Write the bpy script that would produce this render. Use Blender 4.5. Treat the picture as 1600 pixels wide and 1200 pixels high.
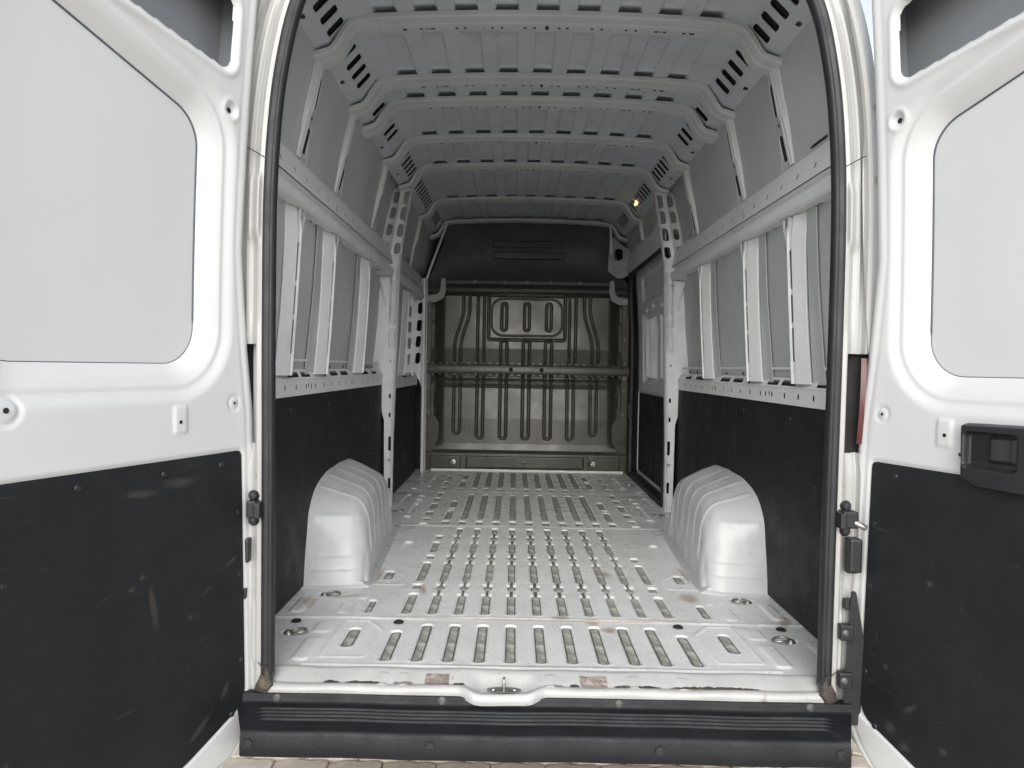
import bpy, bmesh, math, random
import numpy as np
from mathutils import Matrix, Vector

random.seed(7)
rng = np.random.default_rng(7)
for o in list(bpy.data.objects):
    bpy.data.objects.remove(o)
S = bpy.context.scene
COL = S.collection

# ------------------------------------------------------------------ camera
# x to the right, y into the van, z up; origin on the load floor at the middle of the rear sill
cam = bpy.data.cameras.new('camera')
cam.sensor_width = 36.0
cam.lens = 1100 / 1600 * 36.0
cam.clip_start = 0.02
cam.clip_end = 2000
co = bpy.data.objects.new('camera', cam)
COL.objects.link(co)
def view_rot(pitch, yaw, roll):
    p, w, r = map(math.radians, (pitch, yaw, roll))
    Rz = Matrix(((math.cos(w), -math.sin(w), 0), (math.sin(w), math.cos(w), 0), (0, 0, 1)))
    Rx = Matrix(((1, 0, 0), (0, math.cos(p), -math.sin(p)), (0, math.sin(p), math.cos(p))))
    Rr = Matrix(((math.cos(r), 0, math.sin(r)), (0, 1, 0), (-math.sin(r), 0, math.cos(r))))
    return Rr @ Rx @ Rz
VR = view_rot(1.37, -0.22, 0.97)
right, fwd, up = VR[0], VR[1], VR[2]
m = Matrix(((right[0], up[0], -fwd[0]), (right[1], up[1], -fwd[1]), (right[2], up[2], -fwd[2]))).to_4x4()
m.translation = Vector((-0.096, -1.99, 0.893))
co.matrix_world = m
S.camera = co
S.render.resolution_x, S.render.resolution_y = 1024, 768

# ------------------------------------------------------------------ world, sun, exposure
W = bpy.data.worlds.new('World')
S.world = W
W.use_nodes = True
nt = W.node_tree
nt.nodes.clear()
sky = nt.nodes.new('ShaderNodeTexSky')
sky.sky_type = 'NISHITA'
sky.sun_disc = False
SUN_EL, SUN_AZ = math.radians(28), math.radians(183)
sky.sun_elevation = SUN_EL
sky.sun_rotation = SUN_AZ
sky.dust_density = 1.5
sky.air_density = 1.0
sky.ozone_density = 1.0
hs = nt.nodes.new('ShaderNodeHueSaturation')
hs.inputs['Saturation'].default_value = 0.34
bg = nt.nodes.new('ShaderNodeBackground')
bg.inputs['Strength'].default_value = 0.15
wo = nt.nodes.new('ShaderNodeOutputWorld')
nt.links.new(sky.outputs[0], hs.inputs['Color'])
nt.links.new(hs.outputs[0], bg.inputs['Color'])
nt.links.new(bg.outputs[0], wo.inputs['Surface'])
sl = bpy.data.lights.new('sun', 'SUN')
sl.energy = 1.15
sl.angle = math.radians(70)
sl.color = (1.0, 0.995, 0.98)
so = bpy.data.objects.new('sun', sl)
COL.objects.link(so)
sd = Vector((math.sin(SUN_AZ) * math.cos(SUN_EL), math.cos(SUN_AZ) * math.cos(SUN_EL), math.sin(SUN_EL)))
so.rotation_euler = sd.to_track_quat('Z', 'Y').to_euler()
so.location = (0, -6, 8)
vs = S.view_settings
vs.view_transform = 'Standard'
vs.look = 'None'
vs.gamma = 1.0
vs.use_curve_mapping = False
vs.exposure = 0.9
S.cycles.max_bounces = 14
S.cycles.diffuse_bounces = 7
S.cycles.glossy_bounces = 4
S.cycles.caustics_reflective = False
S.cycles.caustics_refractive = False

# ------------------------------------------------------------------ materials
MATS = {}
def mat(name, base, rough=0.5, metal=0.0, var=0.06, vscale=6.0, dirt=None, dirt_amt=0.0, dirt_scale=3.0, dirt_lo=0.55,
        bump=0.0, bscale=60.0, coat=0.0, emit=None, scuff=None, scuff_amt=0.0, spec=0.5, streak=(1, 1, 1), rvar=0.08, scratch=None):
    mt = bpy.data.materials.new(name)
    mt.use_nodes = True
    n = mt.node_tree
    n.nodes.clear()
    out = n.nodes.new('ShaderNodeOutputMaterial')
    p = n.nodes.new('ShaderNodeBsdfPrincipled')
    n.links.new(p.outputs[0], out.inputs[0])
    p.inputs['Metallic'].default_value = metal
    p.inputs['Specular IOR Level'].default_value = spec
    if coat:
        p.inputs['Coat Weight'].default_value = coat
        p.inputs['Coat Roughness'].default_value = 0.08
    tc = n.nodes.new('ShaderNodeTexCoord')
    def noise(scale, detail=5, rough_=0.6, st=(1, 1, 1)):
        mp = n.nodes.new('ShaderNodeMapping')
        mp.inputs['Scale'].default_value = st
        n.links.new(tc.outputs['Object'], mp.inputs['Vector'])
        t = n.nodes.new('ShaderNodeTexNoise')
        t.inputs['Scale'].default_value = scale
        t.inputs['Detail'].default_value = detail
        t.inputs['Roughness'].default_value = rough_
        n.links.new(mp.outputs[0], t.inputs['Vector'])
        return t.outputs['Fac']
    def rng_(fac, a, b, c=0.0, d=1.0):
        r = n.nodes.new('ShaderNodeMapRange')
        r.interpolation_type = 'SMOOTHSTEP'
        r.inputs[1].default_value, r.inputs[2].default_value = a, b
        r.inputs[3].default_value, r.inputs[4].default_value = c, d
        n.links.new(fac, r.inputs[0])
        return r.outputs[0]
    def mix(f, a, b, blend='MIX'):
        x = n.nodes.new('ShaderNodeMix')
        x.data_type = 'RGBA'
        x.blend_type = blend
        for i, v in ((0, f), (6, a), (7, b)):
            if isinstance(v, (int, float)):
                x.inputs[i].default_value = v
            elif isinstance(v, tuple):
                x.inputs[i].default_value = (*v, 1)
            else:
                n.links.new(v, x.inputs[i])
        return x.outputs[2]
    base = tuple(base)
    lo = tuple(max(0, c * (1 - var)) for c in base)
    hi = tuple(min(1, c * (1 + var)) for c in base)
    c = mix(rng_(noise(vscale, 6, 0.62, streak), 0.3, 0.7), lo, hi)
    if scuff:
        f1 = rng_(noise(vscale * 2.2, 8, 0.72, (1, 1, 2.3)), 0.60, 0.74, 0, scuff_amt)
        c = mix(f1, c, scuff)
    if scratch:
        f4 = rng_(noise(5.0, 3, 0.55, scratch[2]), 0.70, 0.735, 0, scratch[1])
        c = mix(f4, c, scratch[0])
    if dirt:
        f2 = rng_(noise(dirt_scale, 9, 0.68), dirt_lo, dirt_lo + 0.14, 0, dirt_amt)
        c = mix(f2, c, dirt)
        f3 = rng_(noise(dirt_scale * 14, 4, 0.5), 0.66, 0.74, 0, dirt_amt * 0.8)
        c = mix(f3, c, tuple(x * 0.7 for x in dirt))
    n.links.new(c, p.inputs['Base Color'])
    n.links.new(rng_(noise(vscale * 1.7, 4), 0.3, 0.7, max(0.02, rough - rvar), min(1, rough + rvar)), p.inputs['Roughness'])
    if bump:
        b = n.nodes.new('ShaderNodeBump')
        b.inputs['Strength'].default_value = bump
        b.inputs['Distance'].default_value = 0.004
        n.links.new(noise(bscale, 4, 0.6), b.inputs['Height'])
        n.links.new(b.outputs[0], p.inputs['Normal'])
    if emit:
        p.inputs['Emission Color'].default_value = (*emit[0], 1)
        p.inputs['Emission Strength'].default_value = emit[1]
    MATS[name] = mt
    return mt
def smears(mt, spots, colour, amt, nscale=38.0):
    """worn patches of their own shape: (centre, half sizes, rotation about x, y, z)"""
    n = mt.node_tree
    p = next(x for x in n.nodes if x.type == 'BSDF_PRINCIPLED')
    cur = p.inputs['Base Color'].links[0].from_socket
    tc = next(x for x in n.nodes if x.type == 'TEX_COORD')
    ns = n.nodes.new('ShaderNodeTexNoise')
    ns.inputs['Scale'].default_value = nscale
    ns.inputs['Detail'].default_value = 8
    ns.inputs['Roughness'].default_value = 0.7
    n.links.new(tc.outputs['Object'], ns.inputs['Vector'])
    tot = None
    for (c, hs_, rot) in spots:
        mp = n.nodes.new('ShaderNodeMapping')
        mp.vector_type = 'TEXTURE'
        mp.inputs['Location'].default_value = c
        mp.inputs['Rotation'].default_value = rot
        mp.inputs['Scale'].default_value = hs_
        n.links.new(tc.outputs['Object'], mp.inputs['Vector'])
        ln = n.nodes.new('ShaderNodeVectorMath')
        ln.operation = 'LENGTH'
        n.links.new(mp.outputs[0], ln.inputs[0])
        mr = n.nodes.new('ShaderNodeMapRange')
        mr.interpolation_type = 'SMOOTHSTEP'
        for i, v in ((1, 1.0), (2, 0.1), (3, 0.0), (4, 1.0)):
            mr.inputs[i].default_value = v
        n.links.new(ln.outputs['Value'], mr.inputs[0])
        if tot is None:
            tot = mr.outputs[0]
        else:
            mx = n.nodes.new('ShaderNodeMath')
            mx.operation = 'MAXIMUM'
            n.links.new(tot, mx.inputs[0])
            n.links.new(mr.outputs[0], mx.inputs[1])
            tot = mx.outputs[0]
    ad = n.nodes.new('ShaderNodeMath')
    ad.operation = 'ADD'
    n.links.new(tot, ad.inputs[0])
    n.links.new(ns.outputs['Fac'], ad.inputs[1])
    mr = n.nodes.new('ShaderNodeMapRange')
    mr.interpolation_type = 'SMOOTHSTEP'
    for i, v in ((1, 0.70), (2, 1.60), (3, 0.0), (4, amt)):
        mr.inputs[i].default_value = v
    n.links.new(ad.outputs[0], mr.inputs[0])
    x = n.nodes.new('ShaderNodeMix')
    x.data_type = 'RGBA'
    n.links.new(mr.outputs[0], x.inputs[0])
    n.links.new(cur, x.inputs[6])
    x.inputs[7].default_value = (*colour, 1)
    n.links.new(x.outputs[2], p.inputs['Base Color'])
    return mt

PAINT = mat('white_paint', (0.665, 0.675, 0.675), 0.34, var=0.015, vscale=2, coat=0.35, rvar=0.02)
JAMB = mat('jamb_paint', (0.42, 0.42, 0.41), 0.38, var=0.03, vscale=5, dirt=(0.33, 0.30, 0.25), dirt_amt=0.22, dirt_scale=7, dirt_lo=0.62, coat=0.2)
INNER = mat('inner_paint', (0.72, 0.73, 0.735), 0.45, var=0.035, vscale=4, dirt=(0.42, 0.43, 0.43), dirt_amt=0.35, dirt_scale=3.0, dirt_lo=0.56, bump=0.05, bscale=14)
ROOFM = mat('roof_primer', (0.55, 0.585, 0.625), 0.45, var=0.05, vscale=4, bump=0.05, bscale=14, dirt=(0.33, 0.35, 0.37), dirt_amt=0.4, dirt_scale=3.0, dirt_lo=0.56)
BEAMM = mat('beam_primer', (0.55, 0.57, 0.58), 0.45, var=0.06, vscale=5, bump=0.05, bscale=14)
FLANGE = mat('flange_primer', (0.46, 0.475, 0.48), 0.5, var=0.04, vscale=4)
SKIN = mat('skin_primer', (0.49, 0.51, 0.52), 0.45, var=0.08, vscale=2.0, bump=0.16, bscale=3.5, dirt=(0.43, 0.445, 0.45), dirt_amt=0.5, dirt_scale=1.6, dirt_lo=0.5)
FLOOR = mat('floor_paint', (0.72, 0.72, 0.705), 0.30, var=0.06, vscale=5, dirt=(0.36, 0.31, 0.25), dirt_amt=0.55, dirt_scale=3.2, dirt_lo=0.585, bump=0.12, bscale=24, scuff=(0.55, 0.54, 0.505), scuff_amt=0.6, scratch=((0.38, 0.36, 0.32), 0.45, (34, 1.5, 1)))
smears(FLOOR, [((0.085, 0.505, 0), (0.06, 0.05, 1), (0, 0, 0)), ((0.19, 0.475, 0), (0.05, 0.06, 1), (0, 0, 0)), ((0.24, 0.40, 0), (0.05, 0.05, 1), (0, 0, 0)), ((-0.85, 0.62, 0), (0.05, 0.12, 1), (0, 0, 0.2)), ((-0.72, 0.70, 0), (0.12, 0.03, 1), (0, 0, 0.3)), ((-0.655, 0.98, 0), (0.02, 0.2, 1), (0, 0, 0)), ((0.655, 1.05, 0), (0.02, 0.2, 1), (0, 0, 0)), ((0.88, 0.50, 0), (0.04, 0.10, 1), (0, 0, -0.5)), ((0.60, 0.75, 0), (0.07, 0.10, 1), (0, 0, 0)), ((-0.45, 0.80, 0), (0.03, 0.12, 1), (0, 0, 0.2)), ((0.3, 1.05, 0), (0.06, 0.10, 1), (0, 0, 0.2)), ((0.0, 0.09, 0), (0.75, 0.012, 1), (0, 0, 0)), ((0.0, 0.478, 0), (1.1, 0.012, 1), (0, 0, 0)), ((0.02, 1.915, 0), (0.4, 0.02, 1), (0, 0, 0))], (0.33, 0.26, 0.19), 0.75)
SILLM = mat('sill_paint', (0.41, 0.41, 0.40), 0.36, var=0.08, vscale=9, dirt=(0.20, 0.165, 0.115), dirt_amt=0.85, dirt_scale=9, dirt_lo=0.60, bump=0.06, bscale=30)
GROOVED = mat('groove_edge_dark', (0.10, 0.097, 0.084), 0.8, var=0.4, vscale=30)  # darker tone for the groove edges and the thin necks
GROOVE = mat('groove_grime', (0.30, 0.298, 0.265), 0.62, var=0.25, vscale=22, dirt=(0.56, 0.555, 0.51), dirt_amt=0.8, dirt_scale=19, dirt_lo=0.47, bump=0.35, bscale=90)
BOARD = mat('black_hardboard', (0.0110, 0.0122, 0.0142), 0.62, var=0.22, vscale=5, scuff=(0.036, 0.037, 0.039), scuff_amt=0.35, bump=0.30, bscale=380, spec=0.35, dirt=(0.14, 0.13, 0.115), dirt_amt=0.16, dirt_scale=2.6, dirt_lo=0.63, scratch=((0.07, 0.07, 0.07), 0.5, (1.2, 1.2, 26)))
BULK = mat('bulkhead_grey', (0.066, 0.063, 0.051), 0.30, var=0.07, vscale=3.5, bump=0.05, bscale=20, rvar=0.05)
LINER = mat('liner_black', (0.052, 0.056, 0.061), 0.55, var=0.1, vscale=4, bump=0.1, bscale=120)
RUBBER = mat('seal_rubber', (0.018, 0.019, 0.022), 0.55, var=0.2, vscale=8, dirt=(0.12, 0.105, 0.09), dirt_amt=0.25, dirt_scale=9, dirt_lo=0.6)
PLASTIC = mat('bumper_plastic', (0.0082, 0.0092, 0.0115), 0.55, spec=0.36, var=0.25, vscale=9, dirt=(0.09, 0.088, 0.082), dirt_amt=0.28, dirt_scale=5, dirt_lo=0.58, bump=0.3, bscale=240)
HANDLE = mat('handle_plastic', (0.020, 0.021, 0.024), 0.42, var=0.1, vscale=8, bump=0.2, bscale=320)
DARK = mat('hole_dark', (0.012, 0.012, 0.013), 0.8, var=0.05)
STEEL = mat('zinc_steel', (0.42, 0.41, 0.38), 0.38, metal=0.9, var=0.12, vscale=30, dirt=(0.16, 0.12, 0.08), dirt_amt=0.5, dirt_scale=30)
RUSTY = mat('worn_tape', (0.20, 0.17, 0.15), 0.75, var=0.3, vscale=60, dirt=(0.42, 0.37, 0.33), dirt_amt=0.7, dirt_scale=40, dirt_lo=0.5, bump=0.5, bscale=160)
GRIME = mat('grime_flap', (0.05, 0.043, 0.035), 0.75, var=0.35, vscale=30, dirt=(0.22, 0.18, 0.13), dirt_amt=0.5, dirt_scale=22, bump=0.5, bscale=90)
PILLAR = mat('pillar_paint', (0.55, 0.565, 0.575), 0.42, var=0.08, vscale=6, bump=0.06, bscale=18, dirt=(0.42, 0.42, 0.42), dirt_amt=0.4, dirt_scale=6)
BRACK = mat('bracket_primer', (0.30, 0.31, 0.315), 0.5, var=0.08, vscale=8)
SCREWM = mat('dull_screw', (0.16, 0.16, 0.16), 0.5, metal=0.6, var=0.2, vscale=40)
RED = mat('lamp_red', (0.07, 0.006, 0.010), 0.3, var=0.05)
LAMP = mat('lamp_glow', (0.9, 0.6, 0.25), 0.4, emit=((1.0, 0.60, 0.22), 2.0))
GROUND = mat('ground_sand', (0.46, 0.415, 0.355), 0.9, var=0.2, vscale=3, bump=0.6, bscale=40, dirt=(0.36, 0.32, 0.27), dirt_amt=0.5)
STONE = mat('paver_concrete', (0.62, 0.54, 0.44), 0.85, var=0.18, vscale=9, bump=0.6, bscale=120, dirt=(0.28, 0.24, 0.19), dirt_amt=0.5, dirt_scale=12)

# ------------------------------------------------------------------ helpers
def link(name, me, mt, parent=None, smooth=True, label=None, kind=None):
    o = bpy.data.objects.new(name, me)
    COL.objects.link(o)
    if mt is not None and not me.materials:
        me.materials.append(mt)
    if smooth:
        me.polygons.foreach_set('use_smooth', np.ones(len(me.polygons), dtype=bool))
    if parent is not None:
        o.parent = parent
    if label:
        o['label'] = label
    if kind:
        o['kind'] = kind
    return o
def mesh(name, V, Fc, mt, parent=None, smooth=False, **k):
    me = bpy.data.meshes.new(name)
    me.from_pydata([tuple(map(float, v)) for v in V], [], Fc)
    me.update()
    return link(name, me, mt, parent, smooth, **k)
def grid(name, P, mt, parent=None, smooth=True, close=False, keep=None, **k):
    """P: (a, b, 3) array of points"""
    a, b = P.shape[:2]
    idx = np.arange(a * b).reshape(a, b)
    if close:
        idx = np.concatenate([idx, idx[:, :1]], 1)
    q = np.stack([idx[:-1, :-1], idx[1:, :-1], idx[1:, 1:], idx[:-1, 1:]], -1)
    q = q[keep] if keep is not None else q.reshape(-1, 4)
    me = bpy.data.meshes.new(name)
    me.vertices.add(a * b)
    me.vertices.foreach_set('co', P.reshape(-1).astype(np.float32))
    me.loops.add(q.size)
    me.loops.foreach_set('vertex_index', q.reshape(-1).astype(np.int32))
    me.polygons.add(len(q))
    me.polygons.foreach_set('loop_start', np.arange(0, q.size, 4, dtype=np.int32))
    me.polygons.foreach_set('loop_total', np.full(len(q), 4, dtype=np.int32))
    me.update(calc_edges=True)
    me.validate()
    return link(name, me, mt, parent, smooth, **k)
def sharp(o, deg=32):
    o.data.set_sharp_from_angle(angle=math.radians(deg))
    return o
def box(name, x0, x1, y0, y1, z0, z1, mt, parent=None, bev=0.002, **k):
    bm = bmesh.new()
    bmesh.ops.create_cube(bm, size=1)
    for v in bm.verts:
        v.co = ((x0 + x1) / 2 + v.co.x * (x1 - x0), (y0 + y1) / 2 + v.co.y * (y1 - y0), (z0 + z1) / 2 + v.co.z * (z1 - z0))
    if bev:
        bmesh.ops.bevel(bm, geom=bm.edges[:], offset=bev, segments=2, affect='EDGES', profile=0.6)
    me = bpy.data.meshes.new(name)
    bm.to_mesh(me)
    bm.free()
    return link(name, me, mt, parent, False, **k)
def rrect(cx, cy, hx, hy, r, n=5, skew=0.0):
    r = min(r, hx * 0.999, hy * 0.999)
    L = []
    for (sx, sy, a0) in ((1, 1, 0), (-1, 1, 90), (-1, -1, 180), (1, -1, 270)):
        for i in range(n + 1):
            a = math.radians(a0 + 90 * i / n)
            px, py = sx * (hx - r) + r * math.cos(a), sy * (hy - r) + r * math.sin(a)
            L.append((cx + px + skew * py, cy + py))
    return L
def rpoly(pts, rad, n=6):
    """polygon with rounded corners; rad one number or one for each corner"""
    L = []
    m_ = len(pts)
    for i in range(m_):
        p0, p1, p2 = (np.array(pts[(i + j) % m_], float) for j in (-1, 0, 1))
        r = rad[i] if isinstance(rad, (list, tuple)) else rad
        a, b = (p0 - p1), (p2 - p1)
        la, lb = np.linalg.norm(a), np.linalg.norm(b)
        a, b = a / la, b / lb
        t = min(r, la * 0.48, lb * 0.48)
        if t < 1e-6:
            L.append(tuple(p1))
            continue
        A, B = p1 + a * t, p1 + b * t
        for k in range(n + 1):
            s = k / n
            L.append(tuple((1 - s) ** 2 * A + 2 * s * (1 - s) * p1 + s * s * B))
    return L
def plate(name, outer, holes, th, frame, mt, parent=None, **k):
    """flat sheet with real holes and thickness; frame(u, v, w) -> xyz, w = 0 is the face seen"""
    bm = bmesh.new()
    loops = []
    for L in [outer] + list(holes):
        vs_ = [bm.verts.new((p[0], p[1], 0)) for p in L]
        es = [bm.edges.new((vs_[i], vs_[(i + 1) % len(vs_)])) for i in range(len(vs_))]
        loops.append((vs_, es))
    bmesh.ops.triangle_fill(bm, use_beauty=True, use_dissolve=False, edges=[e for l in loops for e in l[1]])
    V = [v.co.copy() for v in bm.verts]
    bm.verts.index_update()
    T = [tuple(v.index for v in f.verts) for f in bm.faces]
    rings = [[v.index for v in l[0]] for l in loops]
    bm.free()
    n = len(V)
    VV = [frame(v[0], v[1], 0) for v in V] + [frame(v[0], v[1], -th) for v in V]
    F = list(T) + [tuple(i + n for i in reversed(t)) for t in T]
    for r in rings:
        for i in range(len(r)):
            a, b = r[i], r[(i + 1) % len(r)]
            F.append((a, b, b + n, a + n))
    return mesh(name, VV, F, mt, parent, False, **k)
def tube(name, pts, r, mt, parent=None, n=8, close=False, squash=None, **k):
    pts = [Vector(p) for p in pts]
    N = len(pts)
    P = np.zeros((N + (0 if close else 0), n, 3))
    prev = None
    for i in range(N):
        a = pts[i - 1] if (i > 0 or close) else pts[i]
        b = pts[(i + 1) % N] if (i < N - 1 or close) else pts[i]
        t = (b - a).normalized()
        ref = prev if prev is not None else (Vector((0, 0, 1)) if abs(t.z) < 0.9 else Vector((1, 0, 0)))
        u = (ref - t * ref.dot(t)).normalized()
        prev = u
        v = t.cross(u)
        rr = r[i] if isinstance(r, (list, tuple)) else r
        for j in range(n):
            an = 2 * math.pi * j / n
            P[i, j] = pts[i] + u * (rr * math.cos(an)) + v * (rr * math.sin(an))
    if close:
        P = np.concatenate([P, P[:1]], 0)
    o = grid(name, P, mt, parent, True, close=True, **k)
    return o
def lathe(name, prof, c, axis, mt, parent=None, n=20, **k):
    """prof: (radius, height along axis)"""
    ax = Vector(axis).normalized()
    u = ax.orthogonal().normalized()
    v = ax.cross(u)
    c = Vector(c)
    P = np.zeros((len(prof), n, 3))
    for i, (r, h) in enumerate(prof):
        for j in range(n):
            a = 2 * math.pi * j / n
            P[i, j] = c + ax * h + u * (r * math.cos(a)) + v * (r * math.sin(a))
    return sharp(grid(name, P, mt, parent, True, close=True, **k))
def dup(src, name, parent, loc=(0, 0, 0)):
    o = src.copy()
    COL.objects.link(o)
    o.name = name
    o.parent = parent
    o.location = loc
    return o
def ss(x, a, b):
    t = np.clip((x - a) / (b - a), 0, 1)
    return t * t * (3 - 2 * t)
def sd_box(u, v, cx, cy, hx, hy, r):
    qx, qy = np.abs(u - cx) - hx + r, np.abs(v - cy) - hy + r
    return np.minimum(np.maximum(qx, qy), 0) + np.hypot(np.maximum(qx, 0), np.maximum(qy, 0)) - r
def sd_poly(u, v, pts, r=0.0):
    """signed distance to a polygon, negative inside, grown by r (pass the polygon already inset)"""
    pts = [np.array(p, float) for p in pts]
    d = np.full(u.shape, 1e9)
    s = np.ones(u.shape)
    for i in range(len(pts)):
        a, b = pts[i], pts[i - 1]
        e = b - a
        wx, wy = u - a[0], v - a[1]
        t = np.clip((wx * e[0] + wy * e[1]) / (e @ e), 0, 1)
        bx, by = wx - e[0] * t, wy - e[1] * t
        d = np.minimum(d, bx * bx + by * by)
        c1, c2, c3 = v >= a[1], v < b[1], e[0] * wy > e[1] * wx
        s = np.where((c1 & c2 & c3) | (~c1 & ~c2 & ~c3), -s, s)
    return s * np.sqrt(d) - r
def interp(x, xs, ys):
    return np.interp(x, xs, ys)
def smooth_curve(pts, n):
    """Catmull-Rom through the points, n samples"""
    p = np.array(pts, float)
    p = np.vstack([2 * p[0] - p[1], p, 2 * p[-1] - p[-2]])
    seg = len(p) - 3
    out = []
    for t in np.linspace(0, seg - 1e-9, n):
        i = int(t)
        f = t - i
        a, b, c, d = p[i], p[i + 1], p[i + 2], p[i + 3]
        out.append(0.5 * ((2 * b) + (c - a) * f + (2 * a - 5 * b + 4 * c - d) * f * f + (3 * b - 3 * c + d - a) * f ** 3))
    return np.array(out)

# ------------------------------------------------------------------ ground
GZ = -0.585
g = mesh('ground', [(-300, -300, GZ - 0.012), (300, -300, GZ - 0.012), (300, 300, GZ - 0.012), (-300, 300, GZ - 0.012)], [(0, 1, 2, 3)], GROUND)
g['kind'] = 'structure'
def paver_mesh():
    bm = bmesh.new()
    o = [(-0.098, -0.034), (-0.074, -0.048), (-0.03, -0.04), (0.03, -0.048), (0.074, -0.04), (0.098, -0.026), (0.098, 0.034), (0.074, 0.048), (0.03, 0.04), (-0.03, 0.048), (-0.074, 0.04), (-0.098, 0.026)]
    f = bm.faces.new([bm.verts.new((x, y, 0.012)) for x, y in o])
    ret = bmesh.ops.extrude_face_region(bm, geom=[f])
    top = [e for e in ret['geom'] if isinstance(e, bmesh.types.BMVert)]
    for v in bm.verts:
        if v not in top:
            v.co.z = -0.05
    bmesh.ops.bevel(bm, geom=[e for e in bm.edges if all(v in top for v in e.verts)], offset=0.005, segments=1, affect='EDGES')
    me = bpy.data.meshes.new('paving_stone')
    bm.to_mesh(me)
    bm.free()
    me.materials.append(STONE)
    return me
pm = paver_mesh()
for j in range(15):
    for i in range(17):
        o = bpy.data.objects.new('paving_stone', pm)
        COL.objects.link(o)
        o.parent = g
        o.location = (-1.66 + i * 0.2 + (0.1 if j % 2 else 0.0), -0.25 + j * 0.1, GZ - 0.006 + random.uniform(-0.003, 0.003))
        o.rotation_euler = (random.uniform(-.02, .02), random.uniform(-.02, .02), random.uniform(-.03, .03))

# ------------------------------------------------------------------ the van
van = bpy.data.objects.new('panel_van', None)
COL.objects.link(van)
van.location = (0, 0, 0)
van['label'] = 'white panel van from behind, both rear doors open, cargo bay empty'
van['category'] = 'van'
SIDES = (-1, 1)
LEN = 4.05

# ---- outer body shell (its inside is the wall seen between the ribs)
SHELL = [(0.97, -0.24), (0.978, 0.1), (0.975, 0.45), (0.955, 0.80), (0.941, 0.95), (0.920, 1.2), (0.908, 1.45), (0.909, 1.58), (0.889, 1.75), (0.858, 1.90), (0.835, 2.0), (0.80, 2.09), (0.74, 2.165), (0.62, 2.215), (0.35, 2.242), (0.0, 2.252)]
half = smooth_curve(SHELL, 60)
full = np.vstack([half[:-1] * [-1, 1], half[::-1]])
ys = np.array([0.005, 0.02, 0.05, 0.09, 0.14, 0.4, 0.8, 1.2, 1.6, 2.02, 2.18, 2.40, 2.46, 2.50, 3.0, 3.5, 4.0, 4.5])
Psh = np.zeros((len(ys), len(full), 3))
for i, y in enumerate(ys):
    k = 0.045 * (1 - min(1, (y / 0.14))) ** 2           # the rear corner turns in
    Psh[i, :, 0] = full[:, 0] * (1 - k)
    if 2.1 < y < 2.47:
        Psh[i, :, 0] += 0.038 * np.sign(full[:, 0]) * (np.abs(full[:, 0]) > 0.7) * (full[:, 1] < 2.06)
    if y > 3.3:
        Psh[i, :, 0] -= 0.045 * (full[:, 0] < -0.7) * (full[:, 1] < 1.7)
    if y > 2.47:                                          # the side door sits further out
        Psh[i, :, 0] += 0.09 * (full[:, 0] > 0.7) * (full[:, 1] < 1.75)
    Psh[i, :, 1] = y
    Psh[i, :, 2] = full[:, 1] - k * 0.5 * np.clip(full[:, 1] - 1.2, 0, None)
body = grid('outer_body', Psh, SKIN, van)
body.data.materials.clear()
body.data.materials.append(PAINT)
body['label'] = 'thin white outer skin of the van'
Pin = Psh[4:].copy()
Pin[:, :, 0] *= 0.996
Pin[:, :, 2] -= 0.004 * (Pin[:, :, 2] > 1.0)
grid('inner_skin', Pin, SKIN, van, label='grey primed inside of the outer skin')
def skin_x(z):
    return float(np.interp(z, half[:, 1], half[:, 0])) * 0.996
mesh('front_closure', [(-1.1, 4.495, -0.25), (1.1, 4.495, -0.25), (1.1, 4.495, 2.3), (-1.1, 4.495, 2.3)], [(0, 1, 2, 3)], LINER, van)
mesh('underside_closure', [(-0.985, 0.02, -0.09), (0.985, 0.02, -0.09), (0.985, 2.44, -0.09), (1.09, 2.48, -0.09), (1.09, 4.50, -0.09), (-0.985, 4.50, -0.09)], [(0, 1, 2, 3, 4, 5)], DARK, van)  # unseen dark sheet added to stop light leaking in from below

# ---- load floor: one pressed sheet with recessed grooves
PITCH = 0.0956
cols = [(k - 5) * PITCH for k in range(11)]
grooves = []                                             # cx, y0, y1, width, depth, bed
for k, cx in enumerate(cols):
    outer_ = k in (0, 10)
    grooves.append((cx, 0.125, 0.36 if outer_ else 0.425, 0.030, 0.009, 1))
    for (a, b, w) in ((0.53, 0.75, 0.030), (0.805, 0.868, 0.030), (0.915, 1.195, 0.029), (1.25, 1.31, 0.030), (1.37, 1.565, 0.029), (1.62, 1.70, 0.030), (1.757, 1.875, 0.028)):
        if k == 10 and a > 1.36 or (k == 0 and a > 1.7):
            continue
        grooves.append((cx, a, b, w, 0.009, 1))
    if k not in (0, 10):
        grooves += [(cx, a_, b_, 0.010, 0.007, 1) for (a_, b_) in ((0.748, 0.807), (0.866, 0.917), (1.193, 1.252), (1.308, 1.372), (1.563, 1.622), (1.698, 1.76))]
    for (a, b, w) in ((1.955, 2.045, 0.034), (2.10, 2.90, 0.033), (3.06, 3.13, 0.034), (3.20, 3.96, 0.034)):
        if outer_ and a in (2.10, 3.20):
            for (c_, d_) in ((a, a + 0.24), (a + 0.27, a + 0.31), (a + 0.34, a + 0.56)):
                grooves.append((cx, c_, d_, w, 0.008, 1))
            continue
        grooves.append((cx, a, b, w, 0.008, 1))
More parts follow.
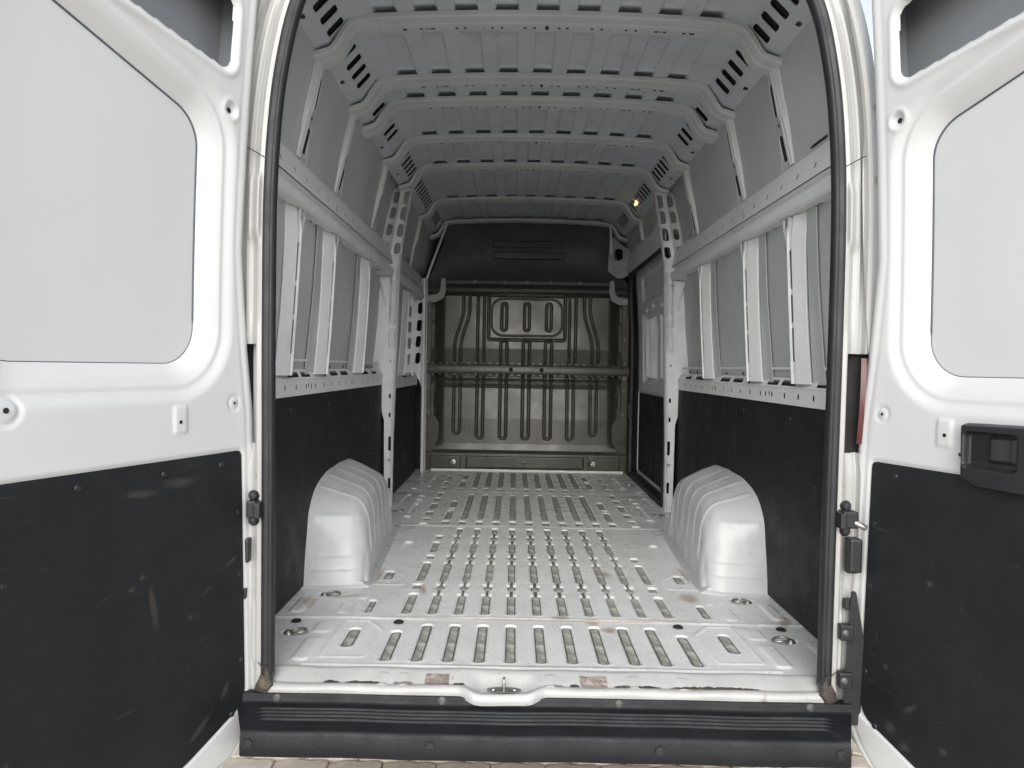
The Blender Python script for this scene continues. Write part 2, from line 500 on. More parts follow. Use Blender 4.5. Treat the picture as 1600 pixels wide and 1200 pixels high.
for s in SIDES:
    for (x, a, b, w, bed) in ((0.62, 0.225, 0.375, 0.034, 1), (0.617, 0.53, 0.66, 0.022, 1), (0.617, 0.93, 1.04, 0.032, 1), (0.615, 1.40, 1.56, 0.036, 0), (0.60, 1.93, 1.98, 0.04, 0), (0.60, 2.06, 2.12, 0.036, 1), (0.60, 2.20, 2.30, 0.038, 1), (0.60, 2.38, 2.56, 0.036, 1), (0.60, 2.65, 2.75, 0.038, 1), (0.60, 2.83, 2.95, 0.034, 1), (0.60, 3.10, 3.18, 0.036, 1), (0.60, 3.30, 3.42, 0.036, 1), (0.60, 3.55, 3.68, 0.034, 1),
                              (0.715, 2.10, 2.16, 0.034, 0), (0.715, 2.22, 2.55, 0.022, 0), (0.715, 2.60, 2.68, 0.034, 0), (0.715, 2.74, 2.82, 0.03, 0), (0.715, 3.15, 3.22, 0.034, 0), (0.715, 3.28, 3.55, 0.026, 0), (0.715, 3.62, 3.7, 0.03, 0),
                              (0.81, 3.05, 3.10, 0.034, 0), (0.81, 2.55, 2.85, 0.024, 0)):
        grooves.append((s * x, a, b, w, 0.008, bed))
NX = 391
xs = np.linspace(-0.975, 0.975, NX)
fy = np.concatenate([np.arange(0.05, 2.1, 0.0052), np.arange(2.1, 4.10, 0.008)])
X, Y = np.meshgrid(xs, fy, indexing='ij')
H = np.zeros_like(X)
def local(fn, x0, x1, y0, y1):
    i0, i1 = np.searchsorted(xs, x0), np.searchsorted(xs, x1)
    j0, j1 = np.searchsorted(fy, y0), np.searchsorted(fy, y1)
    if i1 > i0 and j1 > j0:
        sl_ = np.s_[i0:i1, j0:j1]
        fn(sl_)
for (cx, a, b, w, dep, bed) in grooves:
    def dig(sl_, cx=cx, a=a, b=b, w=w, dep=dep):
        d = sd_box(X[sl_], Y[sl_], cx, (a + b) / 2, w / 2, (b - a) / 2, w * (0.45 if b - a > 0.12 else 0.22))
        H[sl_] = np.where(d < 0.008, np.minimum(H[sl_], -dep * (1 - ss(d, -0.001, 0.006))), H[sl_]) + 0.0016 * np.exp(-((d - 0.012) / 0.004) ** 2)
    local(dig, cx - w - 0.02, cx + w + 0.02, a - 0.03, b + 0.03)
# raised pads, outlines, joints between the floor sheets
bow = 0.478 - 0.05 * (np.abs(X) / 0.95) ** 3 * 0 + 0.01 * np.cos(X * 3)
H += 0.0035 * np.exp(-((Y - bow) / 0.008) ** 2)
H -= 0.002 * (Y < bow)
for yj in (1.915, 2.985):
    H -= 0.003 * np.exp(-((Y - yj) / 0.006) ** 2)
    H += 0.0015 * (Y > yj)
H += 0.004 * np.exp(-((Y - 0.088) / 0.007) ** 2) * (np.abs(X) < 0.72)
for s in SIDES:
    for (cx, cy, hx, hy, h) in ((0.735, 0.20, 0.024, 0.085, 0.005), (0.73, 0.38, 0.03, 0.045, 0.004), (0.70, 0.57, 0.022, 0.06, 0.004), (0.87, 0.60, 0.022, 0.085, 0.006), (0.90, 0.22, 0.02, 0.10, 0.004), (0.66, 0.73, 0.016, 0.06, 0.004)):
        H += h * (1 - ss(sd_box(X, Y, s * cx, cy, hx, hy, 0.015), -0.004, 0.006))
    for poly in ([(0.55, 0.15), (0.53, 0.36), (0.59, 0.44), (0.665, 0.44), (0.675, 0.15)], [(0.545, 0.86), (0.545, 0.97), (0.60, 1.03), (0.66, 1.03), (0.66, 0.86)]):
        d = np.abs(sd_poly(X, Y, [(s * p[0], p[1]) for p in poly], 0.006))
        H += 0.0030 * np.exp(-(d / 0.0045) ** 2)
    for (cx, cy, r) in ((0.815, 0.335, 0.030), (0.80, 0.725, 0.032), (0.805, 2.31, 0.032), (0.81, 3.40, 0.032)):
        d = np.hypot((X - s * cx) / 1.5, Y - cy)
        H -= 0.010 * (1 - ss(d, r * 0.72, r))
H += 0.0012 * np.sin(X * 9 + 2 * np.sin(Y * 3.1)) * np.sin(Y * 5.3 + X * 2)
floor = grid('load_floor', np.stack([X, Y, H], -1), FLOOR, van, label='pressed white metal load floor with long grooves')
bed_cache = {}
for (cx, a, b, w, dep, bed) in grooves:
    if not bed:
        continue
    key = (round(b - a, 3), w)
    if key not in bed_cache:
        rad_ = w * (0.45 if b - a > 0.12 else 0.22)
        L = rrect(0, 0, w / 2 + 0.0015, (b - a) / 2 + 0.001, rad_, 4)
        n_ = len(L)
        if w > 0.012:
            L2 = rrect(0, 0, w / 2 - 0.0030, (b - a) / 2 - 0.0035, rad_ * 0.8, 4)
            me = bpy.data.meshes.new('floor_groove')
            me.from_pydata([(x, y, 0) for x, y in L] + [(x, y, 0.0006) for x, y in L2], [], [tuple(range(n_, 2 * n_))] + [(q, (q + 1) % n_, n_ + (q + 1) % n_, n_ + q) for q in range(n_)])
            me.materials.append(GROOVE)
            me.materials.append(GROOVED)
            me.polygons.foreach_set('material_index', np.array([0] + [1] * n_, dtype=np.int32))
        else:
            me = bpy.data.meshes.new('floor_groove')
            me.from_pydata([(x, y, 0) for x, y in L], [], [tuple(range(n_))])
            me.materials.append(GROOVED)
        bed_cache[key] = me
    o = bpy.data.objects.new('floor_groove', bed_cache[key])
    COL.objects.link(o)
    o.parent = floor
    o.location = (cx, (a + b) / 2, -dep + (0.0022 if w > 0.012 else 0.0016) + (0.0015 if a > 1.915 else 0) + (0.0015 if a > 2.985 else 0))
# plugs, tie-down rings
for s in SIDES:
    lathe('floor_plug', [(0.0, 0.006), (0.012, 0.006), (0.0165, 0.003), (0.018, 0)], (s * 0.485, 0.435, 0.0), (0, 0, 1), DARK, floor)
    lathe('floor_plug', [(0.0, 0.004), (0.015, 0.004), (0.018, 0.0)], (s * 0.84, 0.43, 0.0), (0, 0, 1), DARK, floor)
    for (cx, cy) in ((0.815, 0.335), (0.80, 0.725), (0.805, 2.31), (0.81, 3.40)):
        c = (s * cx, cy)
        tube('tie_down_ring', [(c[0] + s * -0.012 + 0.027 * math.cos(t), c[1] + 0.019 * math.sin(t), 0.003 + 0.002 * math.cos(t)) for t in np.linspace(0, 2 * math.pi, 18, endpoint=False)], 0.0034, STEEL, floor, close=True)
        lathe('ring_anchor', [(0.0, 0.004), (0.010, 0.003), (0.016, -0.004), (0.019, -0.009)], (c[0] + s * 0.022, c[1], 0), (0, 0, 1), STEEL, floor, n=14)

# ---- rear sill with the latch basin
NXs = 321
sx_ = np.linspace(-0.80, 0.80, NXs)
prof = smooth_curve([(0.064, 0.0), (0.056, 0.0062), (0.044, 0.006), (0.03, 0.000), (0.012, -0.009), (-0.002, -0.017), (-0.009, -0.0145), (-0.018, -0.016), (-0.024, -0.021), (-0.0268, -0.029), (-0.026, -0.040)], 50)
Ps = np.zeros((NXs, 50, 3))
basin = 1 - ss(np.abs(sx_ + 0.115), 0.075, 0.128)
basin2 = 1 - ss(np.abs(sx_ + 0.115), 0.055, 0.105)
for j, (y, z) in enumerate(prof):
    k = j / 49
    low = ss(np.array(k), 0.25, 0.45) * basin2
    Ps[:, j, 0] = sx_
    Ps[:, j, 1] = y - 0.024 * basin * ss(np.array(k), 0.35, 0.6)
    Ps[:, j, 2] = z - 0.013 * low * (1 - 0.55 * ss(np.array(k), 0.55, 0.7)) - 0.006 * basin * ss(np.array(k), 0.6, 0.9) + 0.0015 * np.sin(sx_ * 23 + 3 * k)
# pressed bars across the step
for cx in (-0.46, -0.40, 0.02, 0.26, 0.40):
    Ps[:, :, 2] += (0.0035 * np.exp(-((sx_ - cx) / 0.012) ** 4))[:, None] * ((np.arange(50) > 14) & (np.arange(50) < 31))[None, :]
sill = grid('rear_sill', Ps, SILLM, van, label='worn white rear sill with chipped paint')
plate('lock_plate', [(-0.045 + 0.045 + 0.048 * math.cos(t), (0.013 + 0.006 * abs(math.cos(t)) ** 3 * 0) * math.sin(t)) for t in np.linspace(0, 2 * math.pi, 28, endpoint=False)],
      [[(sx * 0.03 + 0.006 * math.cos(t), 0.004 * math.sin(t)) for t in np.linspace(0, 2 * math.pi, 10, endpoint=False)] for sx in SIDES], 0.004,
      lambda u, v, w: (-0.112 + u, -0.010 + v, -0.0235 + w + v * 0.1), STEEL, sill)
tube('lock_striker', [(-0.112, -0.004, -0.026), (-0.112, -0.004, 0.001), (-0.112, -0.006, 0.007), (-0.112, -0.012, 0.007), (-0.112, -0.014, 0.001), (-0.112, -0.014, -0.026)], 0.0042, STEEL, sill)
for sx in SIDES:
    lathe('lock_screw', [(0.0, 0.004), (0.006, 0.003), (0.008, 0)], (-0.112 + sx * 0.03, -0.010, -0.0235), (0, 0, 1), STEEL, sill, n=10)
for (a, b) in ((-0.338, -0.27), (0.107, 0.183)):
    V = []
    for i in range(9):
        for j in range(5):
            V.append((a + (b - a) * i / 8 + random.uniform(-.0012, .0012), 0.028 - 0.034 * j / 4 + random.uniform(-.0012, .0012), float(np.interp(0.028 - 0.034 * j / 4, [-0.018, -0.009, -0.002, 0.012, 0.03], [-0.016, -0.0145, -0.017, -0.009, 0.0])) + 0.0018 + random.uniform(0, 0.0022)))
    mesh('worn_pad', V, [(i * 5 + j, i * 5 + j + 1, i * 5 + j + 6, i * 5 + j + 5) for i in range(8) for j in range(4)], RUSTY, sill, label='brown worn tape pad on the sill')
# flaked paint and rust strips along the step of the sill
for (x0, x1, m_) in ((-0.63, -0.58, GRIME), (-0.57, -0.45, GRIME), (-0.43, -0.37, RUSTY), (-0.26, -0.215, GRIME), (0.0, 0.06, RUSTY), (0.075, 0.105, GRIME), (0.20, 0.34, GRIME), (0.36, 0.62, GRIME)):
    n = max(6, int((x1 - x0) / 0.008))
    V = []
    for i in range(n + 1):
        x = x0 + (x1 - x0) * i / n
        hgt = 0.0085 * math.sin(math.pi * i / n) ** 0.5 * random.uniform(0.45, 1)
        V += [(x, -0.002 + hgt, -0.0152 + 0.55 * hgt), (x, -0.002 - hgt * 0.4, -0.0150)]
    mesh('paint_chip', V, [(2 * i, 2 * i + 1, 2 * i + 3, 2 * i + 2) for i in range(n)], m_, sill)

# ---- black rear bumper with tread ribs
bp = [(-0.012, -0.036), (-0.034, -0.037), (-0.036, -0.041), (-0.036, -0.052), (-0.039, -0.057), (-0.046, -0.060)]
yy = np.linspace(-0.050, -0.132, 74)
def tread_z(y):
    return -0.0605 - 0.25 * (-(y + 0.05))
tread = [(y, tread_z(y) + 0.0052 * max(0, math.sin((-(y + 0.062)) / 0.013 * 2 * math.pi)) * (1 if -0.114 < y < -0.062 else 0)) for y in yy]
bp += tread + [(-0.138, -0.0815), (-0.144, -0.083), (-0.149, -0.087), (-0.152, -0.096), (-0.155, -0.118), (-0.156, -0.143), (-0.152, -0.151), (-0.13, -0.156), (0.02, -0.156)]
bx = np.concatenate([np.linspace(-0.90, -0.83, 6), np.linspace(-0.82, 0.82, 120), np.linspace(0.83, 0.90, 6)])
Pb = np.zeros((len(bx), len(bp), 3))
for i, x in enumerate(bx):
    flat = ss(np.array(abs(x) + 0.5 * 0), 0.825, 0.845)
    wv = 0.0010 * math.sin(x * 7.0) + 0.0006 * math.sin(x * 19)
    for j, (y, z) in enumerate(bp):
        zz = z
        if 6 <= j < 6 + 74:
            basez = tread_z(y)
            zz = basez + (z - basez) * (1 - flat)
        Pb[i, j] = (x / 0.90 * (0.866 - 0.058 * min(1, max(0, -0.03 - y) / 0.12)), y + wv, zz + wv * 0.6)
bumper = sharp(grid('rear_bumper', Pb, PLASTIC, van, label='black plastic rear bumper step with ribbed tread'), 50)
for (x, z) in ((-0.749, -0.047), (-0.285, -0.047), (0.211, -0.047), (0.748, -0.047)):
    lathe('screw', [(0.0, 0.001), (0.006, 0.001), (0.0075, 0.0045), (0.010, 0.004), (0.0125, 0)], (x, -0.036, z), (0, -1, 0), SCREWM, bumper, n=14)
for x in (-0.786, -0.304, 0.304, 0.781):
    lathe('bumper_plug', [(0.0, 0.001), (0.0085, 0.001), (0.010, 0.004), (0.0125, 0.004), (0.014, 0)], (x, -0.1545, -0.114), (0, -1, 0.05), HANDLE, bumper, n=16)

# ---- wheel arches
def wheel_arch(s):
    outl = smooth_curve([(0.80, -0.004), (0.815, 0.10), (0.838, 0.20), (0.868, 0.295), (0.945, 0.368), (1.10, 0.415), (1.36, 0.428), (1.60, 0.415), (1.78, 0.35), (1.88, 0.22), (1.915, 0.1), (1.93, -0.004)], 230)
    inn = smooth_curve([(0.828, -0.004), (0.845, 0.09), (0.872, 0.18), (0.91, 0.255), (0.99, 0.31), (1.13, 0.335), (1.36, 0.34), (1.58, 0.335), (1.72, 0.29), (1.82, 0.18), (1.86, 0.09), (1.88, -0.004)], 230)
    top = np.concatenate([np.linspace(0, 1, 34)[:-1], np.linspace(1, 2, 16)[:-1], np.linspace(2, 3, 30)])
    P = np.zeros((230, len(top), 3))
    for i in range(230):
        A = np.array([0.938, *outl[i]])
        B = np.array([0.765, inn[i][0] * 0.75 + outl[i][0] * 0.25, inn[i][1] * 0.8 + outl[i][1] * 0.2])
        zz = inn[i][1]
        tuck = 0.05 * (1.36 - inn[i][0]) / 0.53
        C = np.array([0.700, inn[i][0] + tuck * 0.8, max(-0.004, zz - min(0.085, zz * 0.5))])
        D = np.array([0.682, inn[i][0] + tuck, -0.004])
        off = np.array([0.050 * min(1, max(0, (inn[i][0] - 0.86) / 0.8)), 0, 0])   # the inner side runs outward to the front
        B, C, D = B + off * 0.8, C + off, D + off
        for j, t in enumerate(top):
            if t <= 1:
                P[i, j] = A + (B - A) * t
            elif t <= 2:
                f = t - 1
                M_ = np.array([0.712, inn[i][0], zz - 0.004]) + off
                P[i, j] = (1 - f) ** 2 * B + 2 * f * (1 - f) * M_ + f * f * C
            else:
                P[i, j] = C + (D - C) * (t - 2)
    # pressed ribs that run over the top and down the side, plus marks on the rear face
    du = np.gradient(P, axis=0)
    dv = np.gradient(P, axis=1)
    N = np.cross(dv, du)
    N /= np.linalg.norm(N, axis=-1, keepdims=True) + 1e-9
    if N[115, 10, 2] < 0:
        N = -N
    yc = P[:, :, 1]
    h = np.zeros(P.shape[:2])
    T = np.broadcast_to(top[None, :], h.shape)
    zc = P[:, :, 2]
    for (yr, wd) in ((1.00, 0.020), (1.13, 0.024), (1.27, 0.024), (1.42, 0.024), (1.57, 0.022), (1.70, 0.02)):
        reach = ss(T, 0.10, 0.28) * (1 - ss(T, 2.45, 2.62))
        h += 0.0048 * np.exp(-((yc - yr + 0.02 * (1 - np.clip(T, 0, 1))) / (wd * 0.42)) ** 2) * reach
    rear = (yc < 0.96)
    for (zr, wd, a) in ((0.268, 0.012, 0.0022), (0.118, 0.005, 0.002), (0.066, 0.005, 0.002)):
        h += a * np.exp(-((zc - zr) / wd) ** 2) * rear * ss(T, 0.08, 0.2) * (1 - ss(T, 1.3, 1.6))
    h -= 0.0004 * (1 - ss(sd_box(T, zc, 0.78, 0.19, 0.24, 0.055, 0.03), -0.02, 0.02)) * rear
    h += 0.0012 * np.sin(yc * 31 + T * 4) * np.sin(zc * 27)
    P = P + N * h[..., None]
    P[:, :, 0] *= s
    o = grid('wheel_arch', P, FLOORW, van)
    n = 80
    # welded foot flange
    pts = [(0.938, 0.775), (0.80, 0.785), (0.69, 0.805), (0.662, 0.84), (0.664, 1.0), (0.705, 1.70), (0.716, 1.88), (0.74, 1.905), (0.938, 1.955)]
    inn2 = [(0.938, 0.82), (0.80, 0.83), (0.71, 0.845), (0.695, 0.86), (0.70, 1.0), (0.74, 1.70), (0.745, 1.86), (0.76, 1.87), (0.938, 1.92)]
    a, b = smooth_curve(pts, n), smooth_curve(inn2, n)
    G = np.zeros((n, 4, 3))
    for i in range(n):
        G[i, 0] = (s * a[i][0], a[i][1], -0.003)
        G[i, 1] = (s * a[i][0] * 1.0, a[i][1] + 0.001, 0.0035)
        G[i, 2] = (s * b[i][0], b[i][1], 0.0045)
        G[i, 3] = (s * b[i][0], b[i][1], 0.012)
    grid('arch_flange', G, FLOORW, o)
    return o
FLOORW = mat('arch_paint', (0.55, 0.56, 0.56), 0.34, var=0.04, vscale=4, dirt=(0.46, 0.44, 0.40), dirt_amt=0.4, dirt_scale=5, dirt_lo=0.60, bump=0.05, bscale=20, coat=0.15)
for s in SIDES:
    a = wheel_arch(s)
    a['label'] = 'rounded white wheel arch box with pressed ribs, ' + ('left' if s < 0 else 'right') + ' side'

# ---- black lower wall linings
def frame_side(s, x):
    return lambda u, v, w: (s * (x - w), u, v)           # u = y, v = z, w toward the middle
def lining(s, y0, y1, z0=0.004, z1=0.772, x=0.927):
    return plate('wall_lining', rpoly([(y0, z0), (y1, z0), (y1, z1), (y0, z1)], 0.012, 4), [], 0.004, frame_side(s, x), BOARD, van)
lin = {}
lin[-1] = [lining(-1, 0.06, 2.43), lining(-1, 2.50, 3.90, 0.004, 0.735, 0.922)]
lin[1] = [lining(1, 0.06, 1.249), lining(1, 1.253, 2.43)]
# the loose strip over the joint of the right lining
plate('lining_joint_strip', rpoly([(1.243, 0.50), (1.262, 0.50), (1.262, 0.74), (1.243, 0.74)], 0.003, 2), [], 0.003, frame_side(1, 0.923), BOARD, van)
def rivet(parent, p, axis, r=0.0085, m_=None):
    return lathe('rivet', [(0.0, 0.0032), (r * 0.4, 0.003), (r * 0.55, 0.0022), (r * 0.8, 0.0028), (r, 0.0)], p, axis, m_ or HANDLE, parent, n=14)
for s in SIDES:
    for (y, z) in ((0.62, 0.72), (1.15, 0.72), (1.9, 0.72), (0.72, 0.33), (0.70, 0.10), (0.45, 0.06), (2.2, 0.4), (0.40, 0.5), (2.3, 0.72)):
        rivet(lin[s][0 if (s < 0 or y < 1.25) else 1], (s * 0.927, y, z), (-s, 0, 0))

# ---- ledge above the lining: face with slots, top with rectangular openings
def slot(cx, cy, w, h):
    return rrect(cx, cy, w / 2, h / 2, min(w, h) * 0.48, 3)
def ledge(s, y0, y1, z0, xin, holes_top, slots):
    h = 0.062
    o = plate('ledge_rail', rpoly([(y0, z0), (y1, z0), (y1, z0 + h), (y0, z0 + h)], 0.004, 2), [slot(y, z0 + zz, 0.016, 0.022) for (y, zz) in slots], 0.001, frame_side(s, xin), INNER, van)
    def ft(u, v, w):                                     # u = y, v = distance outward from the face
        return (s * (xin + v * 0.45), u, z0 + h - 0.0005 + 0.86 * v + w)
    plate('ledge_top', rpoly([(y0, 0.0), (y1, 0.0), (y1, 0.042), (y0, 0.042)], 0.003, 2), [rrect((a + b) / 2, 0.0205, (b - a) / 2, 0.0135, 0.004, 3) for (a, b) in holes_top], 0.003, ft, INNER, o)
    plate('ledge_hole_shade', [(y0, 0.004), (y1, 0.004), (y1, 0.040), (y0, 0.040)], [], 0.002, lambda u, v, w: ft(u, v, w - 0.016), DARK, o)  # dark sheet put under the openings as painted shade
    plate('ledge_slot_shade', [(y0, z0 + 0.004), (y1, z0 + 0.004), (y1, z0 + h - 0.004), (y0, z0 + h - 0.004)], [], 0.001, frame_side(s, xin + 0.0016), DARK, o)  # dark sheet added close behind the slots to paint their shade
    # rolled front edge of the top and lower lip
    for zz, rr in ((z0 + h, 0.0035), (z0, 0.003)):
        tube('ledge_edge', [(s * (xin - 0.0005), y0, zz), (s * (xin - 0.0005), y1, zz)], rr, INNER, o, n=8)
    return o
RIBS = [(0.435, 0.52), (0.91, 1.005), (1.62, 1.715)]
for s in SIDES:
    tops = [(0.10, 0.26), (0.28, 0.40), (0.58, 0.72), (0.75, 0.87), (1.07, 1.11), (1.18, 1.32), (1.37, 1.52), (1.82, 2.0), (2.10, 2.24)]
    sl_ = [(0.15 + 0.13 * i, 0.03) for i in range(17)] + [(0.83, 0.034), (0.87, 0.03), (1.6, 0.034), (1.64, 0.026), (1.72, 0.034)]
    ledge(s, 0.04, 2.44, 0.773, 0.922, tops, sl_)
ledge(-1, 2.52, 3.92, 0.737, 0.915, [(2.6, 2.8), (3.2, 3.4), (3.5, 3.75)], [(2.7 + 0.15 * i, 0.03) for i in range(8)])

# ---- lower ribs between ledge and waist rail (hat sections, slit in the forward flank)
def wall_rib(s, y0, y1, zb, zt, top_in=0.0, depth=1.0):
    zs = np.concatenate([np.linspace(zb, zt - 0.10, 26), np.linspace(zt - 0.095, zt, 8)])
    def xf(z):
        t = (z - zb) / (zt - zb)
        f = 0.905 - 0.032 * t
        f += 0.010 * float(ss(np.array(t), 0.84, 1.0)) - 0.006 * math.sin(math.pi * t)
        return f
    wid = (y1 - y0)
    rows, fl_rows, gp_rows = [], [], []
    for z in zs:
        k = skin_x(z) - 0.006
        f = xf(z)
        t = (z - zb) / (zt - zb)
        a = y0 + 0.010 * t
        b = y1 - 0.012 * math.sin(math.pi * min(1, t * 1.0)) + 0.006 * t
        rows.append([(f + 0.030, a + 0.003), (f + 0.024, a + 0.000), (f + 0.021, a + 0.001), (f + 0.019, a + 0.005), (f + 0.014, a + 0.02), (f + 0.008, (a + b) / 2), (f - 0.002, b - 0.006), (f - 0.002, b - 0.003), (f + 0.002, b + 0.0), (f + 0.002, b + 0.022), (f - 0.006, b + 0.026), (f + 0.000, b + 0.046), (k, b + 0.075)])
        fl_rows.append([(k - 0.0005, a - 0.090), (k - 0.003, a - 0.086), (min(k - 0.003, f + 0.030), a - 0.020), (min(k - 0.003, f + 0.026), a - 0.010), (f + 0.032, a - 0.008)])
        gp_rows.append([(f + 0.029, a - 0.012), (f + 0.029, a + 0.012)])
    P = np.zeros((len(zs), 13, 3))
    for i, z in enumerate(zs):
        for j, (x, y) in enumerate(rows[i]):
            P[i, j] = (s * x, y, z)
    keep = np.ones((len(zs) - 1, 12), bool)
    for i, z in enumerate(zs[:-1]):
        t = (z - zb) / (zt - zb)
        if 0.10 < t < 0.78 and not (0.30 < t < 0.345 or 0.52 < t < 0.555):
            keep[i, 8] = False
    o = sharp(grid('wall_rib', P, INNER, van, keep=keep), 12)
    Q = np.zeros((len(zs), 5, 3))
    for i, z in enumerate(zs):
        for j, (x, y) in enumerate(fl_rows[i]):
            Q[i, j] = (s * x, y, z)
    sharp(grid('rib_flange', Q, FLANGE, o), 25)
    grid('rib_gap_shade', np.array([[(s * x, y, z) for (x, y) in gp_rows[i]] for i, z in enumerate(zs)]), DARK, o)  # dark strip painted in as the shade of the gap
    # gusset with a U notch at the head, forward side
    gx = xf(zt) - 0.008
    G = [(y1 + 0.018, zt - 0.21), (y1 + 0.026, zt - 0.13), (y1 + 0.082, zt - 0.035), (y1 + 0.088, zt), (y1 + 0.074, zt), (y1 + 0.070, zt - 0.032), (y1 + 0.056, zt - 0.046), (y1 + 0.042, zt - 0.032), (y1 + 0.038, zt), (y1 + 0.018, zt)]
    plate('rib_gusset', G, [], 0.0025, frame_side(s, gx), INNER, o)
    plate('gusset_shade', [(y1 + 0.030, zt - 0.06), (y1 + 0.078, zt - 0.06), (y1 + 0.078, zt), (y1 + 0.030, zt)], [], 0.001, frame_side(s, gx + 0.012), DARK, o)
    return o
for s in SIDES:
    for (a, b) in RIBS:
        wall_rib(s, a + 0.010, b, 0.850, 1.447)
wall_rib(-1, 3.0, 3.10, 0.82, 1.43)
# bead pressed into the skin just above the ledge
for s in SIDES:
    tube('skin_bead', [(s * (skin_x(0.905) - 0.002), y, 0.905) for y in (0.06, 1.2, 2.35)], 0.006, INNER, van)
    for y in (1.2, 1.45, 1.86, 2.0, 2.15):
        mesh('clip_mark', [(s * (skin_x(0.883) - 0.0045), y, 0.875), (s * (skin_x(0.883) - 0.0045), y + 0.022, 0.877), (s * (skin_x(0.883) - 0.0045), y + 0.008, 0.891), (s * (skin_x(0.883) - 0.010), y + 0.010, 0.881)], [(0, 1, 3), (1, 2, 3), (2, 0, 3)], DARK, van)

# ---- waist rail
def waist_rail(s, y0, y1, slots1, slots2, holes_under):
    prof = [(0.935, 1.652), (0.915, 1.655), (0.903, 1.650), (0.872, 1.583)]
    low = [(0.872, 1.530), (0.884, 1.522), (0.884, 1.508), (0.866, 1.498), (0.861, 1.490), (0.862, 1.462), (0.868, 1.454)]
    def strip(nm, pr, par):
        pr = smooth_curve(pr, len(pr) * 3)
        P = np.zeros((2, len(pr), 3))
        for i, y in enumerate((y0, y1)):
            for j, (x, z) in enumerate(pr):
                P[i, j] = (s * x, y, z)
        return sharp(grid(nm, P, INNER, par), 30)
    # upper inclined face with slots
    A, B = np.array([0.903, 1.650]), np.array([0.868, 1.532])
    Ld = np.linalg.norm(B - A)
    e = (B - A) / Ld
    nrm = np.array([-abs(e[1]), e[0]])
    def fu(u, v, w):
        p = A + e * v + np.array([-0.96, -0.28]) * w
        return (s * p[0], u, p[1])
    o = plate('waist_rail', rpoly([(y0, 0), (y1, 0), (y1, Ld), (y0, Ld)], 0.002, 1), [slot(y, v, 0.013, 0.022) for (y, v) in slots1], 0.001, fu, INNER, van)
    plate('rail_slot_shade', [(y0, 0.004), (y1, 0.004), (y1, Ld - 0.004), (y0, Ld - 0.004)], [], 0.001, lambda u, v, w: fu(u, v, w - 0.0016), DARK, o)  # dark sheet behind the face paints the slots as shaded
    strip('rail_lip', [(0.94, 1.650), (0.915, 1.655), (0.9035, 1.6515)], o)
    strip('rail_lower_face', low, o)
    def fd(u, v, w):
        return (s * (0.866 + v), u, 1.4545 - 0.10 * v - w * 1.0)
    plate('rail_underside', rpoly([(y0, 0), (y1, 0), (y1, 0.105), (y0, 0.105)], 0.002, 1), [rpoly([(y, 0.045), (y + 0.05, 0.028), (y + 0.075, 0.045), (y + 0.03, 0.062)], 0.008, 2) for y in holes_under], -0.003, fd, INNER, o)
    plate('underside_hole_shade', [(y0, 0.004), (y1, 0.004), (y1, 0.10), (y0, 0.10)], [], 0.001, lambda u, v, w: fd(u, v, w - 0.0055), DARK, o)  # dark sheet added over the holes in place of cavity shade
    return o
for s in SIDES:
    waist_rail(s, 0.03, 2.44, [(0.20 + 0.148 * i, 0.078) for i in range(15)] + [(1.05 + 0.4 * i, 0.10) for i in range(3)], [], [0.30, 0.72, 0.80, 1.18, 1.40, 1.88, 2.1])
waist_rail(-1, 2.50, 3.92, [(2.7 + 0.3 * i, 0.07) for i in range(4)], [], [2.8, 3.3])
# openings and the wedge peg on top of the right rail
mesh('rail_wedge', [(0.93, 0.30, 1.65), (0.93, 0.42, 1.65), (0.89, 0.42, 1.652), (0.89, 0.30, 1.652), (0.935, 0.28, 1.71)], [(0, 1, 2, 3), (0, 3, 4), (3, 2, 4), (2, 1, 4), (1, 0, 4)], DARK, van)

# ---- upper ribs between waist rail and roof, two long slots in the forward flank
def upper_rib(s, y, z0=1.645, z1=2.0):
    zs = np.linspace(z0, z1, 36)
    def face(z):
        t = (z - 1.60) / (2.008 - 1.60)
        return 0.905 - 0.093 * t - 0.004 * math.sin(math.pi * t)
    P = np.zeros((36, 14, 3))
    for i, z in enumerate(zs):
        f = face(z)
        k = skin_x(z) - 0.002
        jog = -0.006 * float(ss(np.array((z - 1.6) / 0.408), 0.50, 0.54))
        prof = [(k, y - 0.033), (f + 0.012, y - 0.029), (f + 0.002, y - 0.026), (f, y - 0.023), (f, y - 0.017), (f + 0.006, y - 0.014), (f + 0.006, y - 0.009), (f, y - 0.006), (f, y + 0.002), (f + 0.008, y + 0.005), (f + 0.010, y + 0.012), (f + 0.012, y + 0.066), (f + 0.014, y + 0.072), (k, y + 0.085)]
        for j, (x, yy_) in enumerate(prof):
            P[i, j] = (s * (x + jog * (1 < j < 9)), yy_, z)
    o = sharp(grid('upper_rib', P, BEAMM, van), 16)
    # long slots in the flange: raised rim, dark face painted as the opening's shade
    for (za, zb) in ((1.66, 1.765), (1.835, 1.955), (1.795, 1.808)):
        if za < z0 + 0.01:
            continue
        hw = 0.016 if zb - za > 0.05 else 0.006
        L = rrect(0, 0, hw, (zb - za) / 2, hw * 0.98, 6)
        zm = (za + zb) / 2
        def at(u, v, w):
            z = zm + v
            return (s * (face(z) + 0.0105 - w), y + 0.040 + u, z)
        if hw > 0.01:
            tube('slot_rim', [at(p[0], p[1], 0.001) for p in rrect(0, 0, hw + 0.003, (zb - za) / 2 + 0.003, hw, 6)], 0.0026, BEAMM, o, close=True, n=6)
        mesh('rib_slot_shade', [at(p[0], p[1], 0.0012) for p in L], [tuple(range(len(L)))], DARK, o)
    return o
BEAMS = [0.60, 1.13, 1.385, 1.915, 2.455, 3.33]
for s in SIDES:
    for y in (0.60, 1.13, 1.915):
        upper_rib(s, y)
upper_rib(-1, 3.33, 1.645)
